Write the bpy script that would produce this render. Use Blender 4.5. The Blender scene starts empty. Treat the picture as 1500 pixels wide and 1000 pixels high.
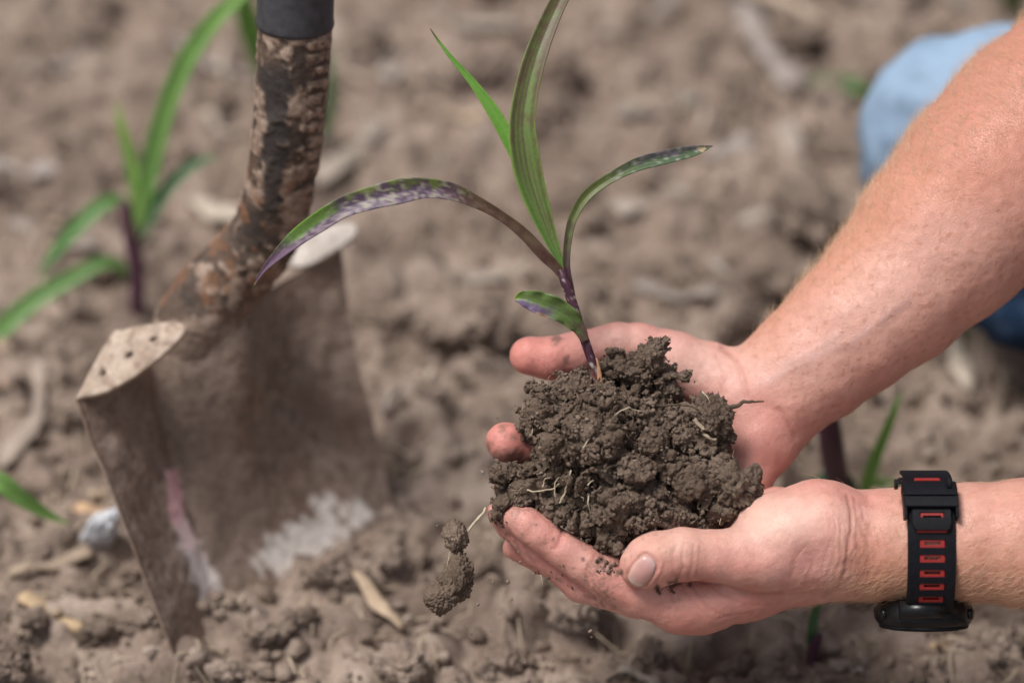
import bpy, bmesh, math, random
import numpy as np
from mathutils import Vector, Matrix, Euler

random.seed(7)
rng = np.random.default_rng(7)
SC = bpy.context.scene
COL = SC.collection

# ---------------------------------------------------------------- camera
FOCAL, KPX = 105.0, 36.0 / 105.0 / 1500.0
FD = 1.356
PITCH = math.radians(35)
CAMPOS = np.array([0.0, 0.0, 0.98])
cd = bpy.data.cameras.new('camera')
cam = bpy.data.objects.new('camera', cd)
COL.objects.link(cam)
cam.location = CAMPOS
cam.rotation_euler = (math.radians(90) - PITCH, 0, 0)
cd.lens = FOCAL
cd.sensor_width = 36
cd.clip_start = 0.05
cd.clip_end = 1000
cd.dof.use_dof = True
cd.dof.focus_distance = FD
cd.dof.aperture_fstop = 3.0
SC.camera = cam

# ---------------------------------------------------------------- light
w = bpy.data.worlds.new('World')
SC.world = w
w.use_nodes = True
nt = w.node_tree
bg = nt.nodes['Background']
sky = nt.nodes.new('ShaderNodeTexSky')
sky.sky_type = 'NISHITA'
sky.sun_disc = False
SUN_EL, SUN_AZ = math.radians(66), math.radians(-108)
sky.sun_elevation = SUN_EL
sky.sun_rotation = SUN_AZ
sky.dust_density = 4
sky.air_density = 1.0
sky.ozone_density = 0.6
hs_ = nt.nodes.new('ShaderNodeHueSaturation')      # thin cloud greys the blue
hs_.inputs['Saturation'].default_value = 0.5
nt.links.new(sky.outputs[0], hs_.inputs['Color'])
nt.links.new(hs_.outputs[0], bg.inputs[0])
bg.inputs[1].default_value = 0.072
sd = bpy.data.lights.new('sun', 'SUN')
sun = bpy.data.objects.new('sun', sd)
COL.objects.link(sun)
sd.energy = 2.5
sd.angle = math.radians(22)
sd.color = (1.0, 0.965, 0.92)
# direction to the sun: sky rotation 0 = +Y, clockwise
sdir = Vector((math.sin(SUN_AZ) * math.cos(SUN_EL), math.cos(SUN_AZ) * math.cos(SUN_EL), math.sin(SUN_EL)))
sun.rotation_euler = sdir.to_track_quat('Z', 'Y').to_euler()
sun.location = (0, 0, 5)
SC.view_settings.view_transform = 'Standard'
SC.view_settings.look = 'None'
SC.view_settings.exposure = 0.38
SC.view_settings.gamma = 1
SC.view_settings.use_curve_mapping = False
SC.cycles.use_denoising = True

# ---------------------------------------------------------------- coordinates
cp, sp = math.cos(PITCH), math.sin(PITCH)
ROT = np.array(Euler((math.radians(90) - PITCH, 0, 0)).to_matrix())   # camera to world

def CC(px, py, dz=0.0, d=None):
    """camera-space point that shows at (px,py) of the 1500x1000 photo, at depth FD + dz mm"""
    d = FD + dz / 1000.0 if d is None else d
    return np.array([(px - 750) * KPX * d, (500 - py) * KPX * d, -d])

def c2w(P):
    return np.asarray(P) @ ROT.T + CAMPOS

def w2c(P):
    return (np.asarray(P) - CAMPOS) @ ROT

def CW(px, py, dz=0.0, d=None):
    return c2w(CC(px, py, dz, d))

def PX(Pc):
    z = -Pc[:, 2]
    return 750 + Pc[:, 0] / z / KPX, 500 - Pc[:, 1] / z / KPX

def GW(px, py, z=0.0):
    """point of the plane at height z seen at pixel"""
    v = ROT @ np.array([(px - 750) * KPX, (500 - py) * KPX, -1.0])
    t = (z - CAMPOS[2]) / v[2]
    return CAMPOS + v * t

# ---------------------------------------------------------------- numpy noise
_perm = np.random.default_rng(3).permutation(256)
_perm = np.concatenate([_perm, _perm, _perm]).astype(np.int32)
_grad = np.random.default_rng(4).normal(size=(256, 3))
_grad /= np.linalg.norm(_grad, axis=1)[:, None]
_grad = _grad.astype(np.float32)

def gnoise(P):
    P = np.asarray(P, dtype=np.float32)
    I = np.floor(P).astype(np.int32)
    f = P - I
    I &= 255
    u = f * f * f * (f * (f * 6 - 15) + 10)
    out = 0
    for dx in (0, 1):
        wx = u[:, 0] if dx else 1 - u[:, 0]
        for dy in (0, 1):
            wy = u[:, 1] if dy else 1 - u[:, 1]
            for dz in (0, 1):
                wz = u[:, 2] if dz else 1 - u[:, 2]
                h = _perm[_perm[_perm[I[:, 0] + dx] + I[:, 1] + dy] + I[:, 2] + dz]
                g = _grad[h]
                dd = g[:, 0] * (f[:, 0] - dx) + g[:, 1] * (f[:, 1] - dy) + g[:, 2] * (f[:, 2] - dz)
                out = out + wx * wy * wz * dd
    return out * 1.6

def fbm(P, s, o=4, g=0.5, off=0.0):
    P = np.asarray(P) * s + off
    a, t = 1.0, 0.0
    for i in range(o):
        t = t + a * gnoise(P)
        P = P * 2.03 + 11.7
        a *= g
    return t

def worley(P, s, off=0.0):
    """distance to the nearest and second nearest random cell point (8 nearest cells) and a random value per cell"""
    P = (np.asarray(P) * s + off).astype(np.float32)
    B = np.floor(P - 0.5).astype(np.int32)
    f1 = np.full(len(P), 9.0, np.float32); f2 = f1.copy(); val = np.zeros(len(P), np.float32)
    for dx in (0, 1):
        for dy in (0, 1):
            for dz in (0, 1):
                I = (B + np.array([dx, dy, dz], dtype=np.int32))
                J = I & 255
                h = _perm[_perm[_perm[J[:, 0]] + J[:, 1]] + J[:, 2]]
                c = I + 0.5 + 0.42 * _grad[h]
                d = np.sqrt(((P - c) ** 2).sum(1))
                m = d < f1
                f2 = np.where(m, f1, np.minimum(f2, d)); val = np.where(m, _perm[h + 7] / 255.0, val); f1 = np.where(m, d, f1)
    return f1, f2, val

def sstep(a, b, x):
    t = np.clip((x - a) / (b - a), 0, 1)
    return t * t * (3 - 2 * t)

def mix(a, b, t):
    t = np.asarray(t)[..., None]
    return np.asarray(a) * (1 - t) + np.asarray(b) * t

# ---------------------------------------------------------------- objects
def mesh(name, V, F, mat, smooth=True, col=None):
    me = bpy.data.meshes.new(name)
    V = np.asarray(V, dtype=np.float32)
    if isinstance(F, np.ndarray) and F.ndim == 2:
        n, k = F.shape
        me.vertices.add(len(V))
        me.vertices.foreach_set('co', V.ravel())
        me.loops.add(n * k)
        me.loops.foreach_set('vertex_index', F.astype(np.int32).ravel())
        me.polygons.add(n)
        me.polygons.foreach_set('loop_start', np.arange(0, n * k, k, dtype=np.int32))
        me.update(calc_edges=True)
    else:
        me.from_pydata([tuple(map(float, v)) for v in V], [], [tuple(int(i) for i in f) for f in F])
    me.validate()
    if smooth:
        me.polygons.foreach_set('use_smooth', [True] * len(me.polygons))
    if col is not None:
        a = me.color_attributes.new('Col', 'FLOAT_COLOR', 'POINT')
        c = np.ones((len(V), 4), dtype=np.float32)
        c[:, :3] = col
        a.data.foreach_set('color', c.ravel())
    me.materials.append(mat)
    return me

def add(name, me, parent=None, loc=None):
    o = bpy.data.objects.new(name, me)
    COL.objects.link(o)
    if parent is not None:
        o.parent = parent
    if loc is not None:
        o.location = loc
    return o

def tag(o, label=None, cat=None, group=None, kind=None):
    if label: o['label'] = label
    if cat: o['category'] = cat
    if group: o['group'] = group
    if kind: o['kind'] = kind
    return o

def empty(name, loc, label, cat, group=None):
    o = bpy.data.objects.new(name, None)
    COL.objects.link(o)
    o.empty_display_size = 0.02
    o.location = [float(x) for x in loc]
    return tag(o, label, cat, group)

def part(name, V, F, mat, parent, smooth=True, col=None, label=None, kind=None):
    """part given in world coordinates under an unrotated Empty"""
    V = np.asarray(V) - np.array(parent['_o'] if '_o' in parent else parent.matrix_basis.translation)
    if parent.parent is not None:
        V = V - np.array(parent.parent.matrix_basis.translation)
    o = add(name, mesh(name, V, F, mat, smooth, col), parent)
    return tag(o, label=label, kind=kind)

# ---------------------------------------------------------------- implicit surfaces
def smin(a, b, k):
    if k <= 0: return np.minimum(a, b)
    h = np.clip(k - np.abs(a - b), 0, None) / k
    return np.minimum(a, b) - h * h * k * 0.25

class Field:
    def __init__(s, lo, hi, h):
        s.lo = np.asarray(lo, dtype=float); s.h = h
        s.n = np.ceil((np.asarray(hi) - s.lo) / h).astype(int) + 1
        s.F = np.full(s.n, 0.05, dtype=np.float32)
        s.ax = [(s.lo[i] + h * np.arange(s.n[i])).astype(np.float32) for i in range(3)]
    def like(s):
        o = Field.__new__(Field); o.lo, o.h, o.n, o.ax = s.lo, s.h, s.n, s.ax
        o.F = np.full(s.n, 0.05, dtype=np.float32); return o
    def sl(s, lo, hi):
        r = []
        for i in range(3):
            a = int(max(0, math.floor((lo[i] - s.lo[i]) / s.h))); b = int(min(s.n[i], math.ceil((hi[i] - s.lo[i]) / s.h) + 1))
            if b <= a: return None
            r.append(slice(a, b))
        return tuple(r)
    def grid(s, r):
        return (s.ax[0][r[0]][:, None, None], s.ax[1][r[1]][None, :, None], s.ax[2][r[2]][None, None, :])
    def seg(s, a, b, ra, rb, k=0.0, flat=None):
        """tapered capsule; flat=(axis, q): q>1 squashes along axis"""
        a = np.asarray(a, float); b = np.asarray(b, float)
        R = max(ra, rb) + k + 2 * s.h
        if flat is not None and flat[1] < 1: R = R / flat[1]
        r = s.sl(np.minimum(a, b) - R, np.maximum(a, b) + R)
        if r is None: return
        X, Y, Z = s.grid(r)
        ab = b - a; L = float(ab @ ab) + 1e-12
        qx, qy, qz = X - a[0], Y - a[1], Z - a[2]
        t = np.clip((qx * ab[0] + qy * ab[1] + qz * ab[2]) / L, 0, 1)
        dx, dy, dz = qx - t * ab[0], qy - t * ab[1], qz - t * ab[2]
        if flat is not None:
            n, q = flat
            c = (dx * n[0] + dy * n[1] + dz * n[2]) * (q - 1)
            dx, dy, dz = dx + c * n[0], dy + c * n[1], dz + c * n[2]
        d = np.sqrt(dx * dx + dy * dy + dz * dz) - (ra + (rb - ra) * t)
        s.F[r] = smin(s.F[r], d, k)
    def ball(s, c, r, k=0.0, flat=None):
        s.seg(c, np.asarray(c) + 1e-6, r, r, k, flat)
    def carve(s, a, b, ra, rb, k):
        a = np.asarray(a, float); b = np.asarray(b, float)
        R = max(ra, rb) + k + 2 * s.h
        r = s.sl(np.minimum(a, b) - R, np.maximum(a, b) + R)
        if r is None: return
        X, Y, Z = s.grid(r)
        ab = b - a; L = float(ab @ ab) + 1e-12
        qx, qy, qz = X - a[0], Y - a[1], Z - a[2]
        t = np.clip((qx * ab[0] + qy * ab[1] + qz * ab[2]) / L, 0, 1)
        d = np.sqrt((qx - t * ab[0]) ** 2 + (qy - t * ab[1]) ** 2 + (qz - t * ab[2]) ** 2) - (ra + (rb - ra) * t)
        s.F[r] = -smin(-s.F[r], d, k)
    def chain(s, pts, k=0.0, flat=None):
        for p, q in zip(pts[:-1], pts[1:]):
            s.seg(p[0], q[0], p[1], q[1], k, flat)
    def surface(s):
        F = s.F; n = s.n
        S = F < 0
        c = [S[i:n[0] - 1 + i, j:n[1] - 1 + j, k:n[2] - 1 + k] for i in (0, 1) for j in (0, 1) for k in (0, 1)]
        anyi = c[0].copy(); alli = c[0].copy()
        for q in c[1:]:
            anyi |= q; alli &= q
        act = anyi & ~alli
        I = np.argwhere(act)
        idx = np.full(act.shape, -1, dtype=np.int32)
        idx[act] = np.arange(len(I), dtype=np.int32)
        acc = np.zeros((len(I), 3), dtype=np.float32); cnt = np.zeros(len(I), dtype=np.float32)
        cor = {}
        for i in (0, 1):
            for j in (0, 1):
                for k in (0, 1):
                    cor[(i, j, k)] = F[I[:, 0] + i, I[:, 1] + j, I[:, 2] + k]
        for ax in range(3):
            for u in (0, 1):
                for v in (0, 1):
                    a = [0, 0, 0]; o = [x for x in range(3) if x != ax]
                    a[o[0]] = u; a[o[1]] = v
                    b = list(a); b[ax] = 1
                    fa, fb = cor[tuple(a)], cor[tuple(b)]
                    m = (fa < 0) != (fb < 0)
                    t = np.where(m, fa / np.where(m, fa - fb, 1), 0)
                    p = np.tile(np.array(a, dtype=np.float32), (len(I), 1)); p[:, ax] = t
                    acc += p * m[:, None]; cnt += m
        V = s.lo + s.h * (I + acc / cnt[:, None])
        Q = []
        for ax in range(3):
            o = [x for x in range(3) if x != ax]
            if ax == 1: o = o[::-1]
            sa = [slice(None)] * 3; sb = [slice(None)] * 3
            sa[ax] = slice(0, n[ax] - 1); sb[ax] = slice(1, n[ax])
            A, B = S[tuple(sa)], S[tuple(sb)]
            for flip, M in ((False, A & ~B), (True, ~A & B)):
                E = np.argwhere(M)
                ok = (E[:, o[0]] > 0) & (E[:, o[1]] > 0) & (E[:, o[0]] < n[o[0]] - 1) & (E[:, o[1]] < n[o[1]] - 1)
                E = E[ok]
                q = []
                for du, dv in ((-1, -1), (0, -1), (0, 0), (-1, 0)):
                    G = E.copy(); G[:, o[0]] += du; G[:, o[1]] += dv
                    q.append(idx[G[:, 0], G[:, 1], G[:, 2]])
                q = np.stack(q, 1)
                if flip: q = q[:, ::-1]
                Q.append(q)
        Q = np.concatenate(Q)
        Q = Q[(Q >= 0).all(1)]
        return V, Q

def normals(V, Q):
    n = np.cross(V[Q[:, 2]] - V[Q[:, 0]], V[Q[:, 3 if Q.shape[1] == 4 else 1]] - V[Q[:, 1 if Q.shape[1] == 4 else 0]])
    if Q.shape[1] == 3:
        n = np.cross(V[Q[:, 1]] - V[Q[:, 0]], V[Q[:, 2]] - V[Q[:, 0]])
    N = np.zeros_like(V)
    for i in range(Q.shape[1]):
        for a in range(3):
            N[:, a] += np.bincount(Q[:, i], weights=n[:, a], minlength=len(V))
    return N / (np.linalg.norm(N, axis=1)[:, None] + 1e-12)

def relax(V, Q, it=2, f=0.5):
    E = np.concatenate([Q[:, [0, 1]], Q[:, [1, 2]], Q[:, [2, 3]], Q[:, [3, 0]]])
    deg = np.bincount(E[:, 0], minlength=len(V)) + np.bincount(E[:, 1], minlength=len(V))
    for _ in range(it):
        A = np.zeros_like(V)
        for a in range(3):
            A[:, a] = np.bincount(E[:, 0], weights=V[E[:, 1], a], minlength=len(V)) + np.bincount(E[:, 1], weights=V[E[:, 0], a], minlength=len(V))
        V = V * (1 - f) + f * A / np.maximum(deg, 1)[:, None]
    return V

# ---------------------------------------------------------------- materials
def mat(name):
    m = bpy.data.materials.new(name)
    m.use_nodes = True
    n = m.node_tree
    return m, n, n.nodes['Principled BSDF']

def N(n, t, **kw):
    x = n.nodes.new(t)
    for k, v in kw.items():
        if k in ('operation', 'blend_type', 'data_type', 'attribute_name', 'feature', 'distance'):
            setattr(x, k, v)
        else:
            x.inputs[k].default_value = v
    return x

def ramp(n, src, stops):
    r = n.nodes.new('ShaderNodeValToRGB')
    e = r.color_ramp.elements
    while len(e) < len(stops): e.new(0.5)
    for x, (p, c) in zip(e, stops):
        x.position = p; x.color = (*c, 1) if len(c) == 3 else c
    n.links.new(src, r.inputs[0])
    return r.outputs[0]

def bumpn(n, b, src, strength, dist):
    x = N(n, 'ShaderNodeBump', Strength=strength, Distance=dist)
    n.links.new(src, x.inputs['Height'])
    if b.inputs['Normal'].is_linked:
        n.links.new(b.inputs['Normal'].links[0].from_socket, x.inputs['Normal'])
    n.links.new(x.outputs[0], b.inputs['Normal'])

def m_soil(name, dark, mid, light, rough=0.95, sc=1.0, bump=1.0):
    m, n, b = mat(name)
    g = n.nodes.new('ShaderNodeNewGeometry')
    a = N(n, 'ShaderNodeTexNoise', Scale=28.0 * sc, Detail=8.0, Roughness=0.65)
    n.links.new(g.outputs['Position'], a.inputs['Vector'])
    c = ramp(n, a.outputs['Fac'], [(0.3, dark), (0.5, mid), (0.72, light)])
    f = N(n, 'ShaderNodeTexNoise', Scale=700.0 * sc, Detail=6.0, Roughness=0.75)
    n.links.new(g.outputs['Position'], f.inputs['Vector'])
    r2 = ramp(n, f.outputs['Fac'], [(0.3, (0.62, 0.6, 0.58)), (0.5, (1, 1, 1)), (0.66, (1.12, 1.12, 1.12)), (0.74, (1.9, 1.85, 1.8))])
    mx = N(n, 'ShaderNodeMix', data_type='RGBA', blend_type='MULTIPLY', Factor=1.0)
    n.links.new(c, mx.inputs['A']); n.links.new(r2, mx.inputs['B'])
    at = N(n, 'ShaderNodeObjectInfo')
    n.links.new(mx.outputs['Result'], b.inputs['Base Color'])
    b.inputs['Roughness'].default_value = rough
    b.inputs['Specular IOR Level'].default_value = 0.15
    bumpn(n, b, f.outputs['Fac'], 0.8 * bump, 0.0012)
    v = N(n, 'ShaderNodeTexVoronoi', Scale=420.0 * sc)
    n.links.new(g.outputs['Position'], v.inputs['Vector'])
    bumpn(n, b, v.outputs['Distance'], 0.5 * bump, 0.001)
    return m

M_GROUND = m_soil('field_soil', (0.135, 0.099, 0.079), (0.287, 0.219, 0.178), (0.475, 0.382, 0.320), sc=0.6)
M_CLOD = m_soil('dry_clod_soil', (0.155, 0.116, 0.092), (0.287, 0.220, 0.178), (0.465, 0.373, 0.312), sc=0.8)
M_MOIST = m_soil('moist_root_soil', (0.115, 0.080, 0.059), (0.202, 0.146, 0.111), (0.335, 0.256, 0.202), sc=1.3, bump=1.4)
M_CRUMB = m_soil('dry_crumb_soil', (0.135, 0.096, 0.072), (0.218, 0.160, 0.122), (0.34, 0.260, 0.205), sc=1.6)

def m_attr(name, rough=0.5, sss=0.0, spec=0.5, bump=None, noise=0.15, nscale=300, sheen=0, radius=None, scale=0.004, transl=0):
    m, n, b = mat(name)
    at = N(n, 'ShaderNodeAttribute', attribute_name='Col')
    g = n.nodes.new('ShaderNodeNewGeometry')
    a = N(n, 'ShaderNodeTexNoise', Scale=float(nscale), Detail=5.0, Roughness=0.6)
    n.links.new(g.outputs['Position'], a.inputs['Vector'])
    r = ramp(n, a.outputs['Fac'], [(0.25, (1 - noise,) * 3), (0.75, (1 + noise,) * 3)])
    mx = N(n, 'ShaderNodeMix', data_type='RGBA', blend_type='MULTIPLY', Factor=1.0)
    n.links.new(at.outputs['Color'], mx.inputs['A']); n.links.new(r, mx.inputs['B'])
    n.links.new(mx.outputs['Result'], b.inputs['Base Color'])
    b.inputs['Roughness'].default_value = rough
    b.inputs['Specular IOR Level'].default_value = spec
    if sss:
        b.inputs['Subsurface Weight'].default_value = sss
        b.inputs['Subsurface Radius'].default_value = radius or (1, 0.35, 0.2)
        b.inputs['Subsurface Scale'].default_value = scale
    if bump:
        for (typ, s, st, di) in bump:
            if typ == 'e':
                v = N(n, 'ShaderNodeTexVoronoi', feature='DISTANCE_TO_EDGE', Scale=float(s)); rp = ramp(n, v.outputs['Distance'], [(0.0, (0, 0, 0)), (0.12, (1, 1, 1))]); o = rp
            elif typ == 'v':
                v = N(n, 'ShaderNodeTexVoronoi', Scale=float(s)); o = v.outputs['Distance']
            else:
                v = N(n, 'ShaderNodeTexNoise', Scale=float(s), Detail=4.0); o = v.outputs['Fac']
            n.links.new(g.outputs['Position'], v.inputs['Vector'])
            bumpn(n, b, o, st, di)
    return m, n, b

SKIN_TINT = np.array([0.95, 0.86, 0.84])
M_SKIN, _, _ = m_attr('skin', rough=0.44, sss=0.25, spec=0.5, scale=0.003, noise=0.09, nscale=260,
                      bump=[('e', 900, 0.35, 0.0005), ('n', 420, 0.35, 0.0007), ('n', 1600, 0.3, 0.0003)])
M_LEAF, _, _b = m_attr('leaf', rough=0.45, sss=0.15, spec=0.3, noise=0.16, nscale=700, radius=(0.5, 1, 0.2), scale=0.0015,
                       bump=[('n', 1200, 0.25, 0.0003)])
M_METAL, _, _b = m_attr('rusty_steel', rough=0.72, spec=0.35, noise=0.28, nscale=260, bump=[('n', 220, 0.5, 0.0015), ('n', 900, 0.4, 0.0006)])
M_DENIM, _, _b = m_attr('denim', rough=0.9, spec=0.15, noise=0.10, nscale=900, bump=[('n', 1400, 0.4, 0.0006)])
M_STRAW, _, _ = m_attr('dry_stalk', rough=0.8, spec=0.2, noise=0.2, nscale=500, bump=[('n', 500, 0.5, 0.001)])

def m_plain(name, c, rough=0.5, spec=0.5, noise=0.08, nscale=400, bump=0.15, bscale=900.0, metal=0):
    m, n, b = mat(name)
    g = n.nodes.new('ShaderNodeNewGeometry')
    a = N(n, 'ShaderNodeTexNoise', Scale=float(nscale), Detail=4.0)
    n.links.new(g.outputs['Position'], a.inputs['Vector'])
    lo = tuple(x * (1 - noise) for x in c); hi = tuple(min(1, x * (1 + noise)) for x in c)
    n.links.new(ramp(n, a.outputs['Fac'], [(0.3, lo), (0.7, hi)]), b.inputs['Base Color'])
    b.inputs['Roughness'].default_value = rough
    b.inputs['Specular IOR Level'].default_value = spec
    b.inputs['Metallic'].default_value = metal
    if bump:
        v = N(n, 'ShaderNodeTexNoise', Scale=bscale, Detail=3.0)
        n.links.new(g.outputs['Position'], v.inputs['Vector'])
        bumpn(n, b, v.outputs['Fac'], bump, 0.0004)
    return m

M_RUBBER = m_plain('black_rubber', (0.0045, 0.005, 0.008), 0.5, 0.2, 0.3, 500, 0.2, 2500.0)
M_RED = m_plain('red_rubber', (0.27, 0.020, 0.018), 0.5, 0.4, 0.08)
M_CASE = m_plain('black_plastic', (0.006, 0.0065, 0.0075), 0.3, 0.35, 0.2)
M_GRIP = m_plain('grey_rubber_sleeve', (0.052, 0.052, 0.060), 0.6, 0.4, 0.25, 200, 0.4, 500.0)
M_ROOT = m_plain('root_fibre', (0.52, 0.44, 0.32), 0.7, 0.3, 0.2)
M_ROOTD = m_plain('dark_root', (0.10, 0.075, 0.055), 0.9, 0.1, 0.3, 400, 0.8, 900.0)
M_SHIRT = m_plain('shirt_cloth', (0.10, 0.12, 0.16), 0.9, 0.1)
M_BOOT = m_plain('boot_leather', (0.13, 0.07, 0.035), 0.7, 0.3)
M_HAIR = m_plain('brown_hair', (0.16, 0.085, 0.04), 0.6, 0.3)
M_ARMHAIR = m_plain('fair_arm_hair', (0.72, 0.50, 0.33), 0.5, 0.3)
M_EYE = m_plain('eye_white', (0.75, 0.74, 0.72), 0.2, 0.5)
M_WHITE = m_plain('white_chip', (0.62, 0.64, 0.68), 0.7, 0.3, 0.15)
M_WOOD = m_plain('grey_wood', (0.33, 0.26, 0.19), 0.8, 0.2, 0.2)

# ---------------------------------------------------------------- ground
NB = 0  # filled below
gx = np.concatenate([-(0.75 + np.geomspace(0.004, 90, 40))[::-1], np.arange(-0.75, 0.7501, 0.003), 0.75 + np.geomspace(0.004, 90, 40)])
gy = np.concatenate([0.72 - np.geomspace(0.004, 90, 40)[::-1], np.arange(0.72, 2.3001, 0.003), 2.3 + np.geomspace(0.004, 200, 46)])
GX, GY = np.meshgrid(gx, gy, indexing='ij')
P2 = np.stack([GX.ravel(), GY.ravel(), np.zeros(GX.size)], 1)
def ridge(x): return 1 - 2 * np.abs(x)
H = 0.010 * fbm(P2, 5.5, 2) + 0.0120 * fbm(P2, 17, 3, 0.5, 5.0) + 0.0042 * fbm(P2, 60, 3, 0.6, 9.0)
Hc = fbm(P2, 30, 2, 0.5, 31.0)
H += 0.009 * sstep(0.0, 0.3, Hc) + 0.0022 * np.abs(fbm(P2, 150, 2, 0.6, 3.0))
H = H.reshape(GX.shape).astype(np.float32)
def stamp(cx, cy, r, hgt, rot, asp):
    i0, i1 = np.searchsorted(gx, [cx - r * 1.5, cx + r * 1.5]); j0, j1 = np.searchsorted(gy, [cy - r * 1.5, cy + r * 1.5])
    if i1 - i0 < 2 or j1 - j0 < 2: return
    X = GX[i0:i1, j0:j1] - cx; Y = GY[i0:i1, j0:j1] - cy
    c, s = math.cos(rot), math.sin(rot)
    u = (X * c + Y * s) / r; v = (-X * s + Y * c) / (r * asp)
    q = 1 - (np.abs(u) ** 2.5 + np.abs(v) ** 2.5)
    H[i0:i1, j0:j1] = np.maximum(H[i0:i1, j0:j1], H[min(max((i0 + i1) // 2, 0), len(gx) - 1), (j0 + j1) // 2] - 0.002 + hgt * np.sqrt(np.clip(q, 0, 1)) - 0.02 * (q < 0))
for _ in range(1500):
    r = 0.004 + 0.012 * rng.random() ** 2.2
    stamp(rng.uniform(-0.72, 0.72), rng.uniform(0.75, 2.25), r, r * rng.uniform(0.5, 1.0), rng.uniform(0, 3.1), rng.uniform(0.55, 1))
H += (0.0011 * fbm(P2, 330, 2, 0.6, 1.0)).reshape(H.shape)
far = np.maximum(np.abs(GX) - 2.0, np.abs(GY - 1.5) - 2.0)
H = np.where(far > 0, H * 0.6, H)
V = np.stack([GX, GY, H], -1).reshape(-1, 3)
nx, ny = GX.shape
ii = (np.arange(nx - 1)[:, None] * ny + np.arange(ny - 1)[None, :]).ravel()
Q = np.stack([ii, ii + ny, ii + ny + 1, ii + 1], 1)
ground = tag(add('ground', mesh('ground', V, Q, M_GROUND)), 'dry grey brown tilled field soil under everything', None, None, 'structure')

def gh(x, y):
    i = int(np.clip(np.searchsorted(gx, x), 1, nx - 1)); j = int(np.clip(np.searchsorted(gy, y), 1, ny - 1))
    return float(H[i, j])

# ---------------------------------------------------------------- clods
def ico(sub):
    bm = bmesh.new(); bmesh.ops.create_icosphere(bm, subdivisions=sub, radius=1.0)
    V = np.array([v.co[:] for v in bm.verts]); F = np.array([[v.index for v in f.verts] for f in bm.faces]); bm.free()
    return V, F
ICO = {i: ico(i) for i in (1, 2, 3, 4, 5)}

def lump(sub, seed, rough=0.35, lobes=0.35, flat=(1, 0.85, 0.7), fine=0.05):
    V, F = ICO[sub]
    r = np.random.default_rng(seed)
    off = r.uniform(-50, 50, 3)
    d = 1 + rough * fbm(V, 1.1, 2, 0.5, off) + lobes * 0.5 * np.abs(fbm(V, 2.6, 3, 0.55, off + 9)) + fine * fbm(V, 9, 3, 0.6, off + 3)
    d = d + (0.10 * fbm(V, 20, 3, 0.7, off + 5) if sub >= 5 else 0)
    # planar cuts make broken faces
    W = V * d[:, None]
    for _ in range(5):
        n = r.normal(size=3); n /= np.linalg.norm(n)
        c = r.uniform(0.62, 0.9)
        k = W @ n - c
        W = W - np.where(k > 0, k * 0.75, 0)[:, None] * n
    return W * np.array(flat), F

CLOD_MESH = []
for i in range(10):
    V_, F_ = lump(5, 100 + i, 0.45, 0.3, (1, random.uniform(0.7, 0.95), random.uniform(0.6, 0.8)), 0.06)
    nv_ = V_ / np.linalg.norm(V_, axis=1)[:, None]
    for sc_, am_, cr_ in ((1.6, 0.09, 0.14), (4.5, 0.05, 0.06), (10.0, 0.03, 0.035)):
        f1_, f2_, vl_ = worley(V_, sc_, 25.0 + i); V_ = V_ + nv_ * (am_ * (vl_ - .5) * 2 - cr_ * (1 - sstep(0, 0.3, f2_ - f1_)))[:, None]
    CLOD_MESH.append(mesh('soil_clod', V_, F_, M_CLOD))
NCL = 0
def ground_clod(x, y, r, mi=None, z=None):
    global NCL
    o = add('soil_clod', CLOD_MESH[random.randrange(10) if mi is None else mi])
    o.location = (x, y, (gh(x, y) if z is None else z) + r * 0.30)
    o.rotation_euler = (random.uniform(-0.5, 0.5), random.uniform(-0.5, 0.5), random.uniform(0, 6.28))
    o.scale = (r, r, r)
    NCL += 1
    return o
CG = 'loose soil clods on the field'
CLAB = 'dry grey brown soil clod lying loose on the tilled field'
special = [
    (565, 818, 0.0150, 'broad pale soil clod at the lower right corner of the spade blade'),
    (842, 925, 0.0160, 'pale rounded soil clod on the ground below the cupped fingers'),
    (690, 505, 0.0300, 'large smooth pale soil clod in the blur behind the hanging crumbs'),
    (640, 470, 0.0270, 'wide flat soil clod just right of the spade blade top'),
    (1330, 330, 0.024, 'blurred soil clod under the bare forearm'),
    (1180, 350, 0.030, 'large blurred pale clod above the bare wrist'),
    (730, 975, 0.0145, 'soil clod at the bottom edge left of the pale rounded clod'),
    (1450, 960, 0.0150, 'soil clod in the bottom right corner'),
    (960, 980, 0.012, 'soil clod on the ground straight below the left hand knuckles'),
    (400, 950, 0.0135, 'soil clod at the buried front edge of the spade'),
    (480, 870, 0.0120, 'soil clod leaning on the buried spade edge'),
]
for px_, py_, r_, lab in special:
    p = GW(px_, py_)
    tag(ground_clod(p[0], p[1], r_), lab, 'soil clod', CG)
n = 0
while n < 255:
    px_, py_ = random.uniform(-40, 1540), random.uniform(-60, 1060)
    p = GW(px_, py_)
    if 90 < px_ < 600 and py_ < 800: 
        if random.random() < 0.5: continue
    r_ = 0.0048 + 0.015 * random.random() ** 2.4 * (0.75 + 0.35 * (py_ < 500))
    zone = ('in the blur above and left of the spade neck' if px_ < 400 and py_ < 330 else
            'beside the left edge of the spade blade' if px_ < 300 else
            'at the foot of the spade near the bottom edge' if px_ < 600 and py_ > 700 else
            'behind the spade blade' if px_ < 600 else
            'under the falling soil grains left of the hands' if px_ < 800 and py_ > 600 else
            'in the blurred field behind the seedling leaves' if px_ < 1050 and py_ < 500 else
            'in the far blur left of the blue jeans' if py_ < 320 else
            'between the two bare forearms' if py_ < 720 else
            'along the bottom edge below the cupped hands' if px_ < 1150 else
            'on the ground below the watch')
    tag(ground_clod(p[0], p[1], r_), ('larger' if r_ > 0.009 else 'small' if r_ < 0.0055 else 'medium') + ' dry soil clod ' + zone, 'soil clod', CG)
    n += 1

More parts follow.
